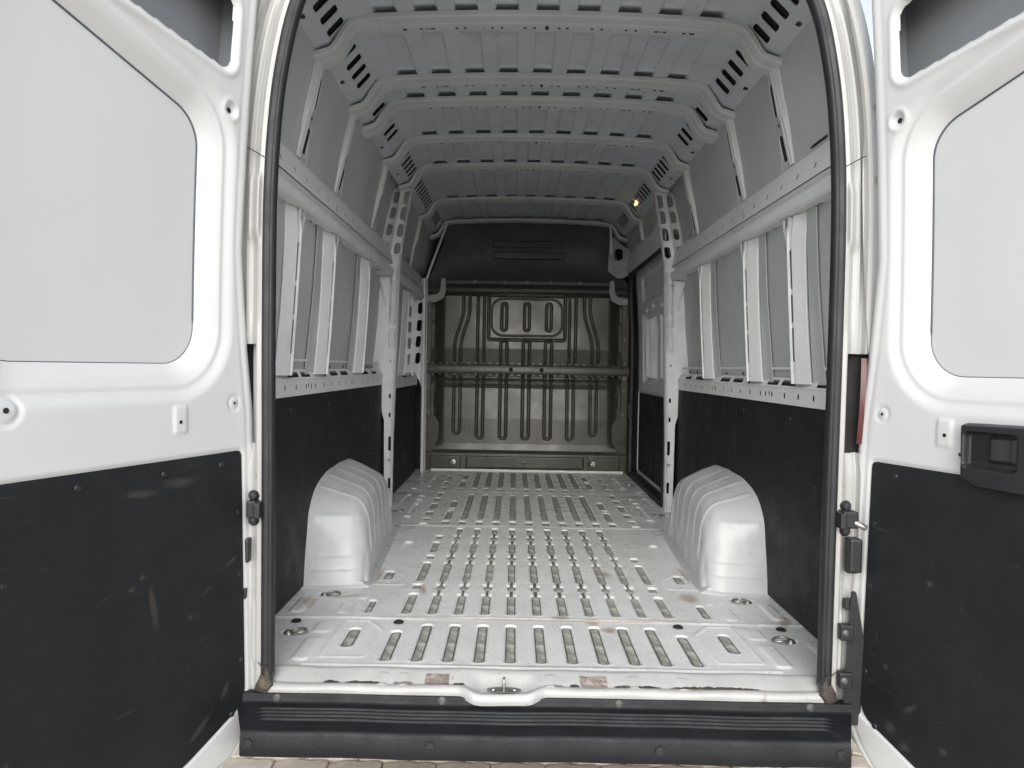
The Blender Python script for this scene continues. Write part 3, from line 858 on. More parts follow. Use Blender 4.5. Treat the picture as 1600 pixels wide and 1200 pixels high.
upper_rib(1, 3.33, 1.80)

# ---- cant rails (roof corner) with slots
F1a, F1b, F2b, F3b = np.array([0.838, 2.010]), np.array([0.778, 2.036]), np.array([0.716, 2.118]), np.array([0.635, 2.142])
def cant_rail(s):
    def fr(A, B):
        L = np.linalg.norm(B - A)
        e = (B - A) / L
        n_ = np.array([-abs(e[1]), -abs(e[0])])
        return L, (lambda u, v, w: (s * (A + e * v + n_ * w)[0], u, (A + e * v + n_ * w)[1]))
    L2, f2 = fr(F1b, F2b)
    holes = []
    for (ya, n_, st) in ((0.235, 4, 0.085), (0.69, 4, 0.088), (1.205, 2, 0.075), (1.475, 3, 0.085), (2.03, 5, 0.075), (2.55, 9, 0.078), (3.44, 6, 0.07)):
        for i in range(n_):
            holes.append(rrect(ya + i * st + 0.02, L2 * 0.5, 0.0225 if i else 0.017, 0.040, 0.012, 4, 0.22))
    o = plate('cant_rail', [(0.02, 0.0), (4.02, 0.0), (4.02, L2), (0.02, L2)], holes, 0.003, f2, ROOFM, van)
    plate('rail_slot_shade', [(0.03, 0.006), (4.01, 0.006), (4.01, L2 - 0.006), (0.03, L2 - 0.006)], [], 0.002, lambda u, v, w: f2(u, v, w - 0.014), DARK, o)  # dark sheet added so the roof rail slots look shaded inside
    L1, f1 = fr(F1a, F1b)
    plate('rail_ledge', [(0.02, 0.0), (4.02, 0.0), (4.02, L1), (0.02, L1)], [rrect(y, L1 * 0.5, 0.016, 0.009, 0.008, 4) for y in (0.33, 0.86, 1.7, 2.2)], 0.003, f1, ROOFM, o)
    L3, f3 = fr(F2b, F3b)
    plate('rail_upper', [(0.02, 0.0), (4.02, 0.0), (4.02, L3), (0.02, L3)], [], 0.003, f3, ROOFM, o)
    return o
for s in SIDES:
    cant_rail(s)

# ---- roof panel with pressed channels
NXr, NYr = 361, 460
rx = np.linspace(-0.72, 0.72, NXr)
ry = np.linspace(0.0, 4.06, NYr)
X, Y = np.meshgrid(rx, ry, indexing='ij')
ROOF0 = 2.1385
Z = ROOF0 + 0.022 * (1 - (X / 0.7) ** 2)
RP = 0.145
ph = np.abs(((X / RP + 0.5) % 1.0) - 0.5) * RP
chan = 1 - ss(ph, 0.036, 0.042)
edges = [0.0] + BEAMS + [4.03]
inbay = np.zeros_like(X)
pocket = np.zeros_like(X)
for i in range(len(edges) - 1):
    a = edges[i] + (0.06 if i else -1)
    b = edges[i + 1] - 0.058
    inbay += ss(Y, a + 0.03, a + 0.10) * (1 - ss(Y, b - 0.055, b - 0.035))
    pocket += ss(Y, b - 0.040, b - 0.028) * (1 - ss(Y, b + 0.06, b + 0.07))
lim = 1 - ss(np.abs(X), 0.62, 0.64)
Z += (0.012 * chan * inbay + 0.022 * chan * pocket) * lim
Z += 0.0012 * np.sin(X * 11 + Y * 3) * np.sin(Y * 7)
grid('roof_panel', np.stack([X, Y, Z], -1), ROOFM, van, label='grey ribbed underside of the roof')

# ---- roof beams with S-shaped ends
hp = smooth_curve([(0.835, 1.985), (0.80, 1.996), (0.770, 2.006), (0.748, 2.028), (0.729, 2.060), (0.708, 2.092), (0.684, 2.112), (0.645, 2.121), (0.58, 2.126), (0.40, 2.135), (0.2, 2.141), (0, 2.143)], 70)
def roof_beam(y, wid=1.0, low=0.0):
    fullp = np.vstack([hp[:-1] * [-1, 1], hp[::-1]])
    tg = np.gradient(fullp, axis=0)
    tg /= np.linalg.norm(tg, axis=1, keepdims=True)
    nn = np.stack([tg[:, 1], -tg[:, 0]], 1)              # towards the interior (down in the middle)
    sec = [(-0.062, -0.018), (-0.060, -0.004), (-0.056, 0.0), (-0.050, 0.0015), (-0.014, 0.003), (-0.010, 0.0055), (-0.005, 0.0065), (0.040, 0.0065), (0.045, 0.003), (0.047, -0.018)]
    P = np.zeros((len(fullp), len(sec), 3))
    for i in range(len(fullp)):
        for j, (dy, dn) in enumerate(sec):
            q = fullp[i] + nn[i] * dn
            P[i, j] = (q[0], y + dy * wid, q[1] - low)
    o = sharp(grid('roof_beam', P, BEAMM, van), 18)
    # the end pieces lap over the middle: joint step
    for s in SIDES:
        k = 48
        pts = []
        for j, (dy, dn) in enumerate(sec[1:-1]):
            i = k if s < 0 else len(fullp) - 1 - k
            q = fullp[i] + nn[i] * (dn + 0.0012)
            pts.append((q[0], y + dy * wid, q[1] - low))
        tube('beam_joint', pts, 0.0012, ROOFM, o, n=5)
    # fixing holes in a row along the lower flat
    V, F = [], []
    for (x, w, h) in ((0.0, 0.006, 0.014), (0.045, 0.005, 0.006), (0.075, 0.005, 0.006), (0.165, 0.005, 0.006), (0.20, 0.005, 0.006), (0.23, 0.003, 0.003), (0.29, 0.005, 0.006), (0.325, 0.005, 0.006), (0.40, 0.008, 0.005), (0.415, 0.003, 0.004), (0.43, 0.006, 0.005), (0.50, 0.006, 0.006), (0.53, 0.010, 0.006), (-0.045, 0.005, 0.006), (-0.08, 0.005, 0.006), (-0.165, 0.005, 0.006), (-0.20, 0.005, 0.006), (-0.23, 0.003, 0.003), (-0.30, 0.005, 0.006), (-0.33, 0.005, 0.006), (-0.42, 0.012, 0.004), (-0.44, 0.003, 0.004), (-0.46, 0.005, 0.005), (-0.52, 0.008, 0.006)):
        z = float(np.interp(abs(x), hp[::-1, 0], hp[::-1, 1])) - 0.0072 - low
        n0 = len(V)
        for (a, b) in ((-1, -1), (1, -1), (1, 1), (-1, 1)):
            V.append((x + a * w, y + 0.018 * wid + b * h, z))
        for (a, b) in ((-1, -1), (1, -1), (1, 1), (-1, 1)):
            V.append((x + a * w * 0.9, y + 0.018 * wid + b * h * 0.9, z + 0.004))
        F += [(n0, n0 + 1, n0 + 2, n0 + 3), (n0 + 4, n0 + 5, n0 + 6, n0 + 7)]
    hmesh = mesh('fixing_holes', V, F, DARK, o)
    hmesh['kind'] = 'stuff'
    return o
for y in BEAMS:
    roof_beam(y)
roof_beam(4.02, 0.7, 0.012)

# ---- B pillars: rear-facing plates with oval openings
def frame_rear(s, y, slope=0.0):
    return lambda u, v, w: (s * u, y - w + slope * (u - 0.9), v)
OV = [(0.786, 1.940), (0.805, 1.841), (0.824, 1.734), (0.845, 1.622)]
def pillar(s):
    ov = [rrect(x + 0.002, z, 0.019, 0.041, 0.019, 6, -0.17) for (x, z) in OV]
    # inner strip with deep ovals
    o = plate('pillar', rpoly([(0.752, 2.0), (0.772, 1.90), (0.812, 1.66), (0.818, 1.58), (0.885, 1.58), (0.876, 1.66), (0.842, 1.88), (0.825, 2.0)], 0.01, 3), ov[:3] + [rrect(0.842, 1.622, 0.019, 0.036, 0.019, 6, -0.17)], 0.003, frame_rear(s, 2.405, -0.25), PILLAR, van)
    # flank strip, set back, with the second row of ovals
    plate('pillar_flank', rpoly([(0.826, 2.0), (0.843, 1.88), (0.877, 1.66), (0.886, 1.58), (0.975, 1.58), (0.965, 1.66), (0.925, 1.88), (0.90, 2.0)], 0.006, 3), [rrect(x + 0.072, z + 0.004, 0.0155, 0.036, 0.0155, 6, -0.17) for (x, z) in OV], 0.003, frame_rear(s, 2.425, -0.5), PILLAR, o)
    # inner return that runs forward
    P = np.zeros((30, 4, 3))
    for i, z in enumerate(np.linspace(0.0, 2.0, 30)):
        x = float(np.interp(z, [0, 0.4, 0.8, 1.1, 1.45, 1.58, 1.66, 1.9, 2.0], [0.862, 0.86, 0.848, 0.838, 0.83, 0.822, 0.812, 0.772, 0.752]))
        for j, y in enumerate((2.372 + 0.036, 2.40, 2.47, 2.54)):
            P[i, j] = (s * (x + (0.004 if j == 0 else 0) + (0.02 if j == 3 else 0)), y + (0.035 if j else 0) * 0.3, z)
    grid('pillar_return', P, PILLAR, o)
    # lower post: stepped plate from floor to rail
    post = rpoly([(0.860, 0.0), (0.857, 0.45), (0.848, 0.80), (0.838, 1.10), (0.828, 1.50), (0.826, 1.58), (0.93, 1.58), (0.975, 1.50), (0.99, 0.84), (0.926, 0.80), (0.925, 0.60), (0.91, 0.55), (0.905, 0.0)], 0.012, 3)
    plate('pillar_post', post, [slot(0.878, z, 0.012, 0.03) for z in (0.70, 0.58)] + [slot(0.876, 0.40, 0.016, 0.09), slot(0.876, 0.15, 0.016, 0.07)], 0.003, frame_rear(s, 2.412, -0.35), PILLAR, o)
    # crumpled joint cover in mid height
    P = np.zeros((26, 12, 3))
    for i in range(26):
        z = 1.0 + 0.5 * i / 25
        for j in range(12):
            x = 0.842 + 0.055 * j / 11 - 0.012 * (i / 25) + 0.01 * (1 - i / 25) * (j / 11 - 1) * 0
            P[i, j] = (s * x, 2.398 + 0.35 * (0.9 - x) + 0.02 - 0.022 * math.sin(math.pi * j / 11) ** 0.7 * math.sin(math.pi * min(1, (i + 1) / 8.0)) ** 0.5 * (1 + 0.25 * math.sin(i * 1.3) * math.sin(j * 1.1)) if i < 8 else 2.418 + 0.35 * (0.9 - x) - 0.022 * math.sin(math.pi * j / 11) ** 0.6 * (1 + 0.2 * math.sin(i * 1.3) * math.sin(j * 1.1)), z)
    grid('pillar_cover', P, PILLAR, o)
    for (z) in (0.30, 0.92, 1.25, 1.42):
        lathe('pillar_bolt', [(0, 0.004), (0.006, 0.004), (0.008, 0)], (s * 0.872, 2.392, z), (0, -1, 0), STEEL, o, n=10)
    # curved corner web between post and rail
    plate('pillar_web', [(0.88, 1.44)] + [(0.88 + 0.075 * (1 - math.cos(t)), 1.44 - 0.16 + 0.16 * math.cos(t) * 0 - 0.0) for t in ()] + [(0.905, 1.26), (0.918, 1.34), (0.935, 1.40), (0.965, 1.44)], [], 0.003, frame_rear(s, 2.38, -0.35), PILLAR, o)
    return o
for s in SIDES:
    pillar(s)

# ---- front left: pillar with ovals by the bulkhead
fp = plate('front_pillar', rpoly([(0.845, 0.0), (0.845, 1.62), (0.93, 1.62), (0.98, 1.5), (0.99, 0.80), (0.905, 0.78), (0.88, 0.70), (0.872, 0.0)], 0.01, 3), [rrect(x, z, 0.020, 0.048, 0.02, 6, -0.08) for (x, z) in ((0.898, 1.375), (0.906, 1.228), (0.912, 1.094), (0.914, 0.955))] + [slot(0.9, z, 0.010, 0.010) for z in (1.30, 1.16, 1.02)], 0.003, frame_rear(-1, 3.93, -0.2), INNER, van)
P = np.zeros((2, 5, 3))
for i, z in enumerate((0.0, 1.62)):
    for j, (x, y) in enumerate(((0.875, 3.885), (0.866, 3.88), (0.852, 3.885), (0.848, 3.92), (0.848, 4.02))):
        P[i, j] = (-x, y, z)
sharp(grid('pillar_edge', P, INNER, fp), 20)
plate('front_flank', rpoly([(0.92, 0.80), (0.92, 1.5), (0.975, 1.5), (0.99, 0.80)], 0.01, 3), [rrect(0.95, z, 0.014, 0.045, 0.014, 5) for z in (1.33, 1.2, 1.07, 0.94)], 0.003, frame_rear(-1, 3.70, -0.2), INNER, fp)

# ---- right front: sliding door seen from inside
def slide_door():
    y0, y1, z0, z1 = 2.60, 3.96, 0.02, 1.70
    us, vs_ = np.linspace(y0, y1, 140), np.linspace(z0 - 0.03, z1 + 0.05, 180)
    U, V = np.meshgrid(us, vs_, indexing='ij')
    base = np.interp(V, [0, 0.8, 1.2, 1.75], [0.952, 0.952, 0.945, 0.905])
    h = np.zeros_like(U)
    d = sd_box(U, V, 3.28, 1.06, 0.50, 0.27, 0.06)        # blind window
    h += 0.045 * (1 - ss(d, -0.03, 0.02))
    h += 0.02 * (1 - ss(sd_box(U, V, 3.28, 1.53, 0.46, 0.10, 0.04), -0.02, 0.01))
    for (yb, wd) in ((3.05, 0.03), (3.42, 0.018), (3.62, 0.03)):
        h -= 0.05 * (1 - ss(np.abs(U - yb - 0.02 * V), wd * 0.6, wd)) * (1 - ss(d, -0.05, -0.02))
    for (yb, zb) in ((3.0, 1.36), (3.3, 1.37), (3.55, 1.36), (2.95, 1.66), (3.4, 1.66)):
        h += 0.02 * (1 - ss(sd_box(U, V, yb, zb, 0.05, 0.014, 0.012), -0.004, 0.004))
    P = np.stack([base + h, U, V], -1)
    o = grid('sliding_door', P, INNER, van, label='inside of the closed side sliding door')
    plate('door_lining', rpoly([(2.66, 0.06), (3.86, 0.06), (3.86, 0.70), (2.66, 0.70)], 0.03, 5), [], 0.004, frame_side(1, 0.943), BOARD, o)
    e = [(0.941, y, z) for (y, z) in rpoly([(2.64, 0.045), (3.885, 0.045), (3.885, 0.72), (2.64, 0.72)], 0.04, 6)]
    tube('lining_frame', e, 0.0045, INNER, o, close=True)
    loop = rpoly([(2.56, -0.005), (3.94, -0.005), (4.00, 0.7), (3.985, 1.70), (2.60, 1.70)], [0.05, 0.06, 0.05, 0.16, 0.16], 9)
    dens = []
    for i in range(len(loop)):
        a, b = np.array(loop[i]), np.array(loop[(i + 1) % len(loop)])
        n_ = max(1, int(np.linalg.norm(b - a) / 0.12))
        dens += [tuple(a + (b - a) * k / n_) for k in range(n_)]
    tube('door_seal', [(float(np.interp(z, [0, 0.8, 1.2, 1.75], [0.885, 0.90, 0.895, 0.862])), y, z) for (y, z) in dens], 0.026, RUBBER, o, close=True, n=10)
    # frame between the pillar and the roof above the door
    plate('door_header', rpoly([(2.46, 1.70), (3.98, 1.70), (3.98, 1.80), (3.6, 1.86), (2.9, 1.84), (2.46, 1.95)], 0.02, 3), [rrect(2.62, 1.80, 0.03, 0.022, 0.01, 3)] + [slot(y, 1.755, 0.016, 0.02) for y in (2.8, 3.0, 3.2, 3.45, 3.7)], 0.003, frame_side(1, 0.838), INNER, o)
    box('header_underside', 0.838, 0.90, 2.46, 3.98, 1.692, 1.70, INNER, o, 0.002)
    box('door_stop_block', 0.862, 0.90, 3.93, 3.97, 0.48, 0.60, RUBBER, o, 0.004)
    box('sill_step', 0.87, 0.94, 2.55, 3.98, -0.02, 0.03, RUBBER, o, 0.005)
    return o
slide_door()

# ---- bulkhead: one pressed grey sheet
bxs, bzs = np.linspace(-0.88, 0.88, 440), np.linspace(0.0, 1.64, 400)
X, Z = np.meshgrid(bxs, bzs, indexing='ij')
Yb = np.full_like(X, 4.06)
Yb += np.interp(Z, [0, 0.02, 0.15, 0.175, 0.23, 0.45, 0.74, 0.80, 0.95, 1.05, 1.50, 1.54, 1.64], [-0.03, -0.04, -0.045, -0.01, 0.0, 0.004, 0.03, 0.045, 0.03, 0.015, 0.02, 0.06, 0.07])
Yb += 0.06 * ss(np.abs(X), 0.70, 0.80) * ss(Z, 0.2, 0.3) * (1 - ss(Z, 1.45, 1.55))   # sides fall back
def add_rib(d, h=0.016, w=0.014):
    global Yb
    Yb = Yb - h * (1 - ss(d, -w, 0.0))
def groove_line(d, h=0.012, w=0.010):
    global Yb
    Yb = Yb + 0.9 * h * np.exp(-(d / (w * 0.85)) ** 4)
for cx in (-0.595, -0.395, -0.195, 0.0, 0.19, 0.385, 0.585):
    zb_ = 0.275 if abs(cx) < 0.5 else 0.315
    groove_line(sd_box(X, Z, cx, (zb_ + 0.90) / 2, 0.027, (0.90 - zb_) / 2, 0.024), 0.020, 0.011)
for cx in (-0.195, 0.0, 0.19):
    groove_line(sd_box(X, Z, cx, 0.99, 0.027, 0.13, 0.026), 0.018, 0.011)
    groove_line(sd_box(X, Z, cx, 1.325, 0.021, 0.115, 0.020), 0.018, 0.010)
for s in SIDES:
    for off in (-0.027, 0.027):
        groove_line(np.where((Z > 0.86) & (Z < 1.51), np.abs(X - (s * 0.395 + off)), 1.0), 0.020, 0.010)
        cxr = s * (0.595 - 0.075 * ss(Z, 1.05, 1.40)) + off
        groove_line(np.where((Z > 0.86) & (Z < 1.51), np.abs(X - cxr), 1.0), 0.018, 0.011)
groove_line(sd_box(X, Z, 0.0, 1.318, 0.33, 0.19, 0.02), 0.022, 0.011)
groove_line(sd_box(X, Z, 0.0, 1.322, 0.305, 0.158, 0.10), 0.008, 0.006)
add_rib(np.where(np.abs(X) < 0.72, np.abs(Z - 0.775) - 0.012, 1.0), 0.012, 0.012)
add_rib(np.where(np.abs(X) < 0.72, np.abs(Z - 0.725) - 0.014, 1.0), 0.012, 0.014)
# foot: pads with fixing bolts
Yb -= 0.010 * (1 - ss(sd_box(X, Z, 0, 0.078, 0.50, 0.050, 0.01), -0.006, 0.004))
for s in SIDES:
    Yb -= 0.008 * (1 - ss(sd_box(X, Z, s * 0.68, 0.075, 0.13, 0.055, 0.015), -0.006, 0.004))
Yb += 0.0015 * np.sin(X * 13 + 1) * np.sin(Z * 9)
bulk = grid('bulkhead', np.stack([X, Yb, Z], -1), BULK, van, label='dark grey pressed metal bulkhead with vertical ribs')
def bar_mesh():
    sec = [(4.075, 0.83), (4.012, 0.832), (4.004, 0.842), (4.003, 0.852), (4.007, 0.856), (4.007, 0.888), (4.003, 0.892), (4.004, 0.902), (4.012, 0.915), (4.075, 0.918)]
    x_ = np.linspace(-0.855, 0.885, 60)
    P = np.zeros((60, len(sec), 3))
    for i, x in enumerate(x_):
        for j, (y, z) in enumerate(sec):
            P[i, j] = (x, y, z + 0.002 * x * 0)
    return sharp(grid('cross_bar', P, BULK, bulk), 30)
bar = bar_mesh()
for cx in (-0.13, 0.13):
    lathe('bar_hole', [(0, 0.001), (0.011, 0.001), (0.014, 0.003), (0.018, 0)], (cx, 4.007, 0.872), (0, -1, 0), DARK, bulk, n=14)
for zt in (0.922, 0.826):
    for k in range(27):
        x = -0.80 + k * 0.0615
        box('bar_tab', x - 0.016, x + 0.016, 4.012, 4.05, zt - 0.009, zt + 0.009, BULK, bulk, 0.003) if k % 3 != 1 else box('bar_tab', x - 0.010, x + 0.010, 4.02, 4.05, zt - 0.006, zt + 0.006, BULK, bulk, 0.002)
for x, r in ((-0.609, 1), (0.586, 1), (0.0, 0)):
    lathe('bulkhead_bolt', [(0, 0.010), (0.008, 0.010), (0.010, 0.004), (0.020, 0.003), (0.021, 0)], (x, 4.001, 0.078), (0, -1, 0), STEEL if r else BULK, bulk, n=14)
    if r:
        tube('bulkhead_eye', [(x - 0.028 + 0.022 * math.cos(t), 3.994, 0.072 + 0.018 * math.sin(t)) for t in np.linspace(0, 2 * math.pi, 12, endpoint=False)], 0.0035, BULK, bulk, close=True, n=6)
# side flanges with bolts
for s in SIDES:
    fl = plate('bulkhead_flange', rpoly([(0.79, 0.0), (0.79, 0.20), (0.745, 0.26), (0.74, 0.40), (0.775, 0.46), (0.81, 0.47), (0.82, 0.60), (0.815, 0.78), (0.83, 0.92), (0.815, 1.0), (0.815, 1.46), (0.87, 1.47), (0.87, 0.0)], 0.008, 2), [], 0.003, frame_rear(s, 4.035), BULKL if False else BULK, bulk)
    for z in (1.36, 1.14, 0.93, 0.81, 0.71, 0.50):
        lathe('flange_bolt', [(0, 0.009), (0.008, 0.008), (0.011, 0.003), (0.017, 0.002), (0.018, 0)], (s * 0.845, 4.034, z), (0, -1, 0), SCREWM, bulk, n=12)
    # corner brackets at the top
    plate('corner_bracket', rpoly([(0.70, 1.64), (0.735, 1.64), (0.745, 1.53), (0.775, 1.50), (0.86, 1.49), (0.86, 1.44), (0.78, 1.435), (0.715, 1.47), (0.695, 1.54)], 0.012, 3), [], 0.004, frame_rear(s, 4.02), BRACK, bulk)
    for k in range(4):
        box('edge_clip', s * 0.80 - 0.012, s * 0.80 + 0.012, 4.02, 4.05, 0.56 + 0.24 * k + 0.0, 0.70 + 0.24 * k - 0.02, BULK, bulk, 0.004)
# light foot strip where the bulkhead meets the floor
box('foot_strip', -0.80, 0.84, 3.985, 4.02, 0.0, 0.020, INNER, bulk, 0.004)
# top lip
box('top_lip', -0.70, 0.70, 4.06, 4.10, 1.60, 1.630, LINER, bulk, 0.004)
for x in (-0.45, -0.2, 0.0, 0.2, 0.45):
    box('lip_clip', x - 0.008, x + 0.008, 4.045, 4.06, 1.612, 1.634, SCREWM, bulk, 0.002)

# ---- black overhead liner above the bulkhead
us, ts = np.linspace(-1, 1, 80), np.linspace(0, 1, 50)
P = np.zeros((80, 50, 3))
for j, t in enumerate(ts):
    hw = 0.685 + 0.185 * t ** 1.2
    z = 2.135 - 0.56 * t
    yd = 4.045 + 0.16 * math.sin(math.pi * min(1, t * 0.95)) ** 0.8
    for i, u in enumerate(us):
        P[i, j] = (u * hw, yd - 0.10 * abs(u) ** 4 * math.sin(math.pi * t), z + 0.014 * (1 - u * u) * (1 - t))
liner = grid('overhead_liner', P, LINER, van, label='black overhead liner above the bulkhead')
for z in (1.965, 1.865):
    box('liner_slot', -0.305, 0.315, 4.16, 4.215, z - 0.028, z + 0.028, HANDLE, liner, 0.006)
tube('liner_edge', [(s_ * hw_, y_, z_) for (s_, hw_, y_, z_) in [(-1, 0.872, 4.00, 1.58), (-1, 0.835, 4.00, 1.70), (-1, 0.77, 4.00, 1.88), (-1, 0.715, 4.00, 2.03), (-1, 0.69, 4.005, 2.115), (-1, 0.66, 4.01, 2.13)]], 0.011, INNER, liner)
tube('liner_edge', [(0.665, 4.01, 2.13), (0.69, 4.0, 2.11), (0.70, 4.0, 1.98), (0.705, 4.0, 1.86)], 0.011, INNER, liner)
# bracket with an opening at the front right of the roof
plate('roof_bracket', rpoly([(0.68, 1.72), (0.69, 2.02), (0.74, 2.0), (0.80, 1.93), (0.86, 1.90), (0.87, 1.70), (0.80, 1.66), (0.76, 1.66)], 0.025, 4), [rrect(0.765, 1.86, 0.035, 0.05, 0.03, 5)], 0.004, frame_rear(1, 3.96, -0.3), BRACK, van)

# ---- cargo lamp glowing behind the slots of the right roof rail
box('cargo_lamp', 0.742, 0.757, 3.02, 3.11, 2.068, 2.096, LAMP, van, 0.006, label='small lit amber cargo lamp in the right roof rail')

# ---- rear frame: jambs, seal, lamps, hardware
OPEN = [(0.797, -0.045), (0.798, 0.2), (0.80, 0.6), (0.803, 1.0), (0.802, 1.35), (0.79, 1.58), (0.768, 1.75), (0.732, 1.90), (0.68, 2.0), (0.60, 2.07), (0.45, 2.11), (0.2, 2.13), (0.0, 2.135)]
op = smooth_curve(OPEN, 240)
NE = 88
tgo = np.gradient(op, axis=0)
tgo /= np.linalg.norm(tgo, axis=1, keepdims=True)
no = np.stack([tgo[:, 1], -tgo[:, 0]], 1)
def jamb(s):
    P = np.zeros((240, NE, 3))
    E_ = np.linspace(0, 1, NE)
    for i in range(240):
        z = op[i][1]
        e = 0.145 * E_ + 0.0
        y = np.interp(e, [0, 0.006, 0.012, 0.026, 0.046, 0.050, 0.066, 0.069, 0.083, 0.086, 0.10, 0.145], [0.03, 0.002, -0.008, -0.010, 0.012, 0.013, 0.013, 0.028, 0.030, 0.010, 0.012, 0.05])
        # pressed relief that changes with height
        hi = float(ss(np.array(z), 1.46, 1.50))
        bead = np.exp(-((e - 0.046) / 0.009) ** 4)
        y = y - 0.004 * bead * hi * (1 - float(ss(np.array(z), 1.86, 1.90)))
        pad = float(ss(np.array(z), 1.24, 1.255)) * (1 - float(ss(np.array(z), 1.40, 1.43)))
        y = y - 0.010 * pad * (1 - ss(np.abs(e - 0.040), 0.016, 0.024))
        pad2 = float(ss(np.array(z), 0.98, 1.06)) * (1 - float(ss(np.array(z), 1.225, 1.24)))
        y = y + 0.004 * pad2 * (1 - ss(np.abs(e - 0.036), 0.010, 0.02))
        low = 1 - float(ss(np.array(z), 0.30, 0.36))
        y = y - 0.010 * low * (1 - ss(np.abs(e - 0.052), 0.012, 0.02)) * float(ss(np.array(z), 0.02, 0.06)) * (1 - 0.6 * float(ss(np.array(z), 0.20, 0.22)))
        y = y + 0.012 * float(ss(np.array(z), 0.60, 0.66)) * (1 - float(ss(np.array(z), 0.92, 0.96))) * ss(e, 0.030, 0.036)
        ecl = np.minimum(e, 2.0)
        P[i, :, 0] = s * (op[i][0] + no[i][0] * ecl) + 0.006
        P[i, :, 1] = y
        P[i, :, 2] = z + no[i][1] * ecl
    kz = np.array([0.655 < op[i][1] < 0.955 and op[i + 1][1] < 0.955 for i in range(239)])
    ez = 0.145 * E_[:-1] > 0.0335
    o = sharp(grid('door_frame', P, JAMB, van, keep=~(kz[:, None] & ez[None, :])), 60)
    o['label'] = 'painted rear door frame, ' + ('left' if s < 0 else 'right') + ' half'
    return o
for s in SIDES:
    fr = jamb(s)
    # closing return from the opening edge to the wall inside
    n = 60
    idx = np.linspace(0, 239, n).astype(int)
    P = np.zeros((n, 3, 3))
    for i, k in enumerate(idx):
        z = op[k][1]
        P[i, 0] = (s * op[k][0] + 0.006, 0.03, z)
        P[i, 1] = (s * (op[k][0] + 0.01 * no[k][0]) + 0.006, 0.045, z + 0.01 * no[k][1])
        xw = min(0.94, skin_x(min(z, 2.2)) - 0.01) if z > 0 else 0.93
        P[i, 2] = (s * (op[k][0] + no[k][0] * 0.12), 0.07, z + no[k][1] * 0.05)
    grid('frame_return', P, INNER, fr)
    # seam line across the frame and small screws
    k = int(np.argmin(np.abs(op[:, 1] - 1.49)))
    tube('frame_seam', [(s * (op[k][0] + e) + 0.006, -0.0095 + 0.0 * e - (0.004 if 0.03 < e < 0.06 else 0) + (0.02 if e > 0.06 else 0), 1.46 + e * 0.55) for e in (0.016, 0.03, 0.04, 0.05, 0.06, 0.08)], 0.0014, DARK, fr, n=5)
    for z in (0.525, 0.575):
        lathe('frame_screw', [(0, 0.003), (0.003, 0.003), (0.005, 0.0)], (s * (0.80 + 0.030) + 0.006, -0.0075, z), (0, -1, 0), STEEL, fr, n=8)
# rubber seal: two beads on the edge of the opening
fullo = np.vstack([op[:-1] * [-1, 1], op[::-1]])
fulln = np.vstack([no[:-1] * [-1, 1], no[::-1]])
sec = [(0.010, 0.030), (0.014, 0.0), (0.012, -0.014), (0.006, -0.020), (-0.003, -0.021), (-0.0075, -0.016), (-0.010, -0.019), (-0.016, -0.019), (-0.0205, -0.012), (-0.0215, 0.0), (-0.018, 0.016), (-0.008, 0.034), (0.004, 0.036)]
sel = np.arange(4, len(fullo) - 4)
P = np.zeros((len(sel), len(sec), 3))
for i, k in enumerate(sel):
    for j, (e, y) in enumerate(sec):
        P[i, j] = (fullo[k][0] + fulln[k][0] * e * 1.0 + 0.006, y, fullo[k][1] + fulln[k][1] * e)
grid('rear_door_seal', P, RUBBER, van, close=True, label='black rubber seal round the rear opening')

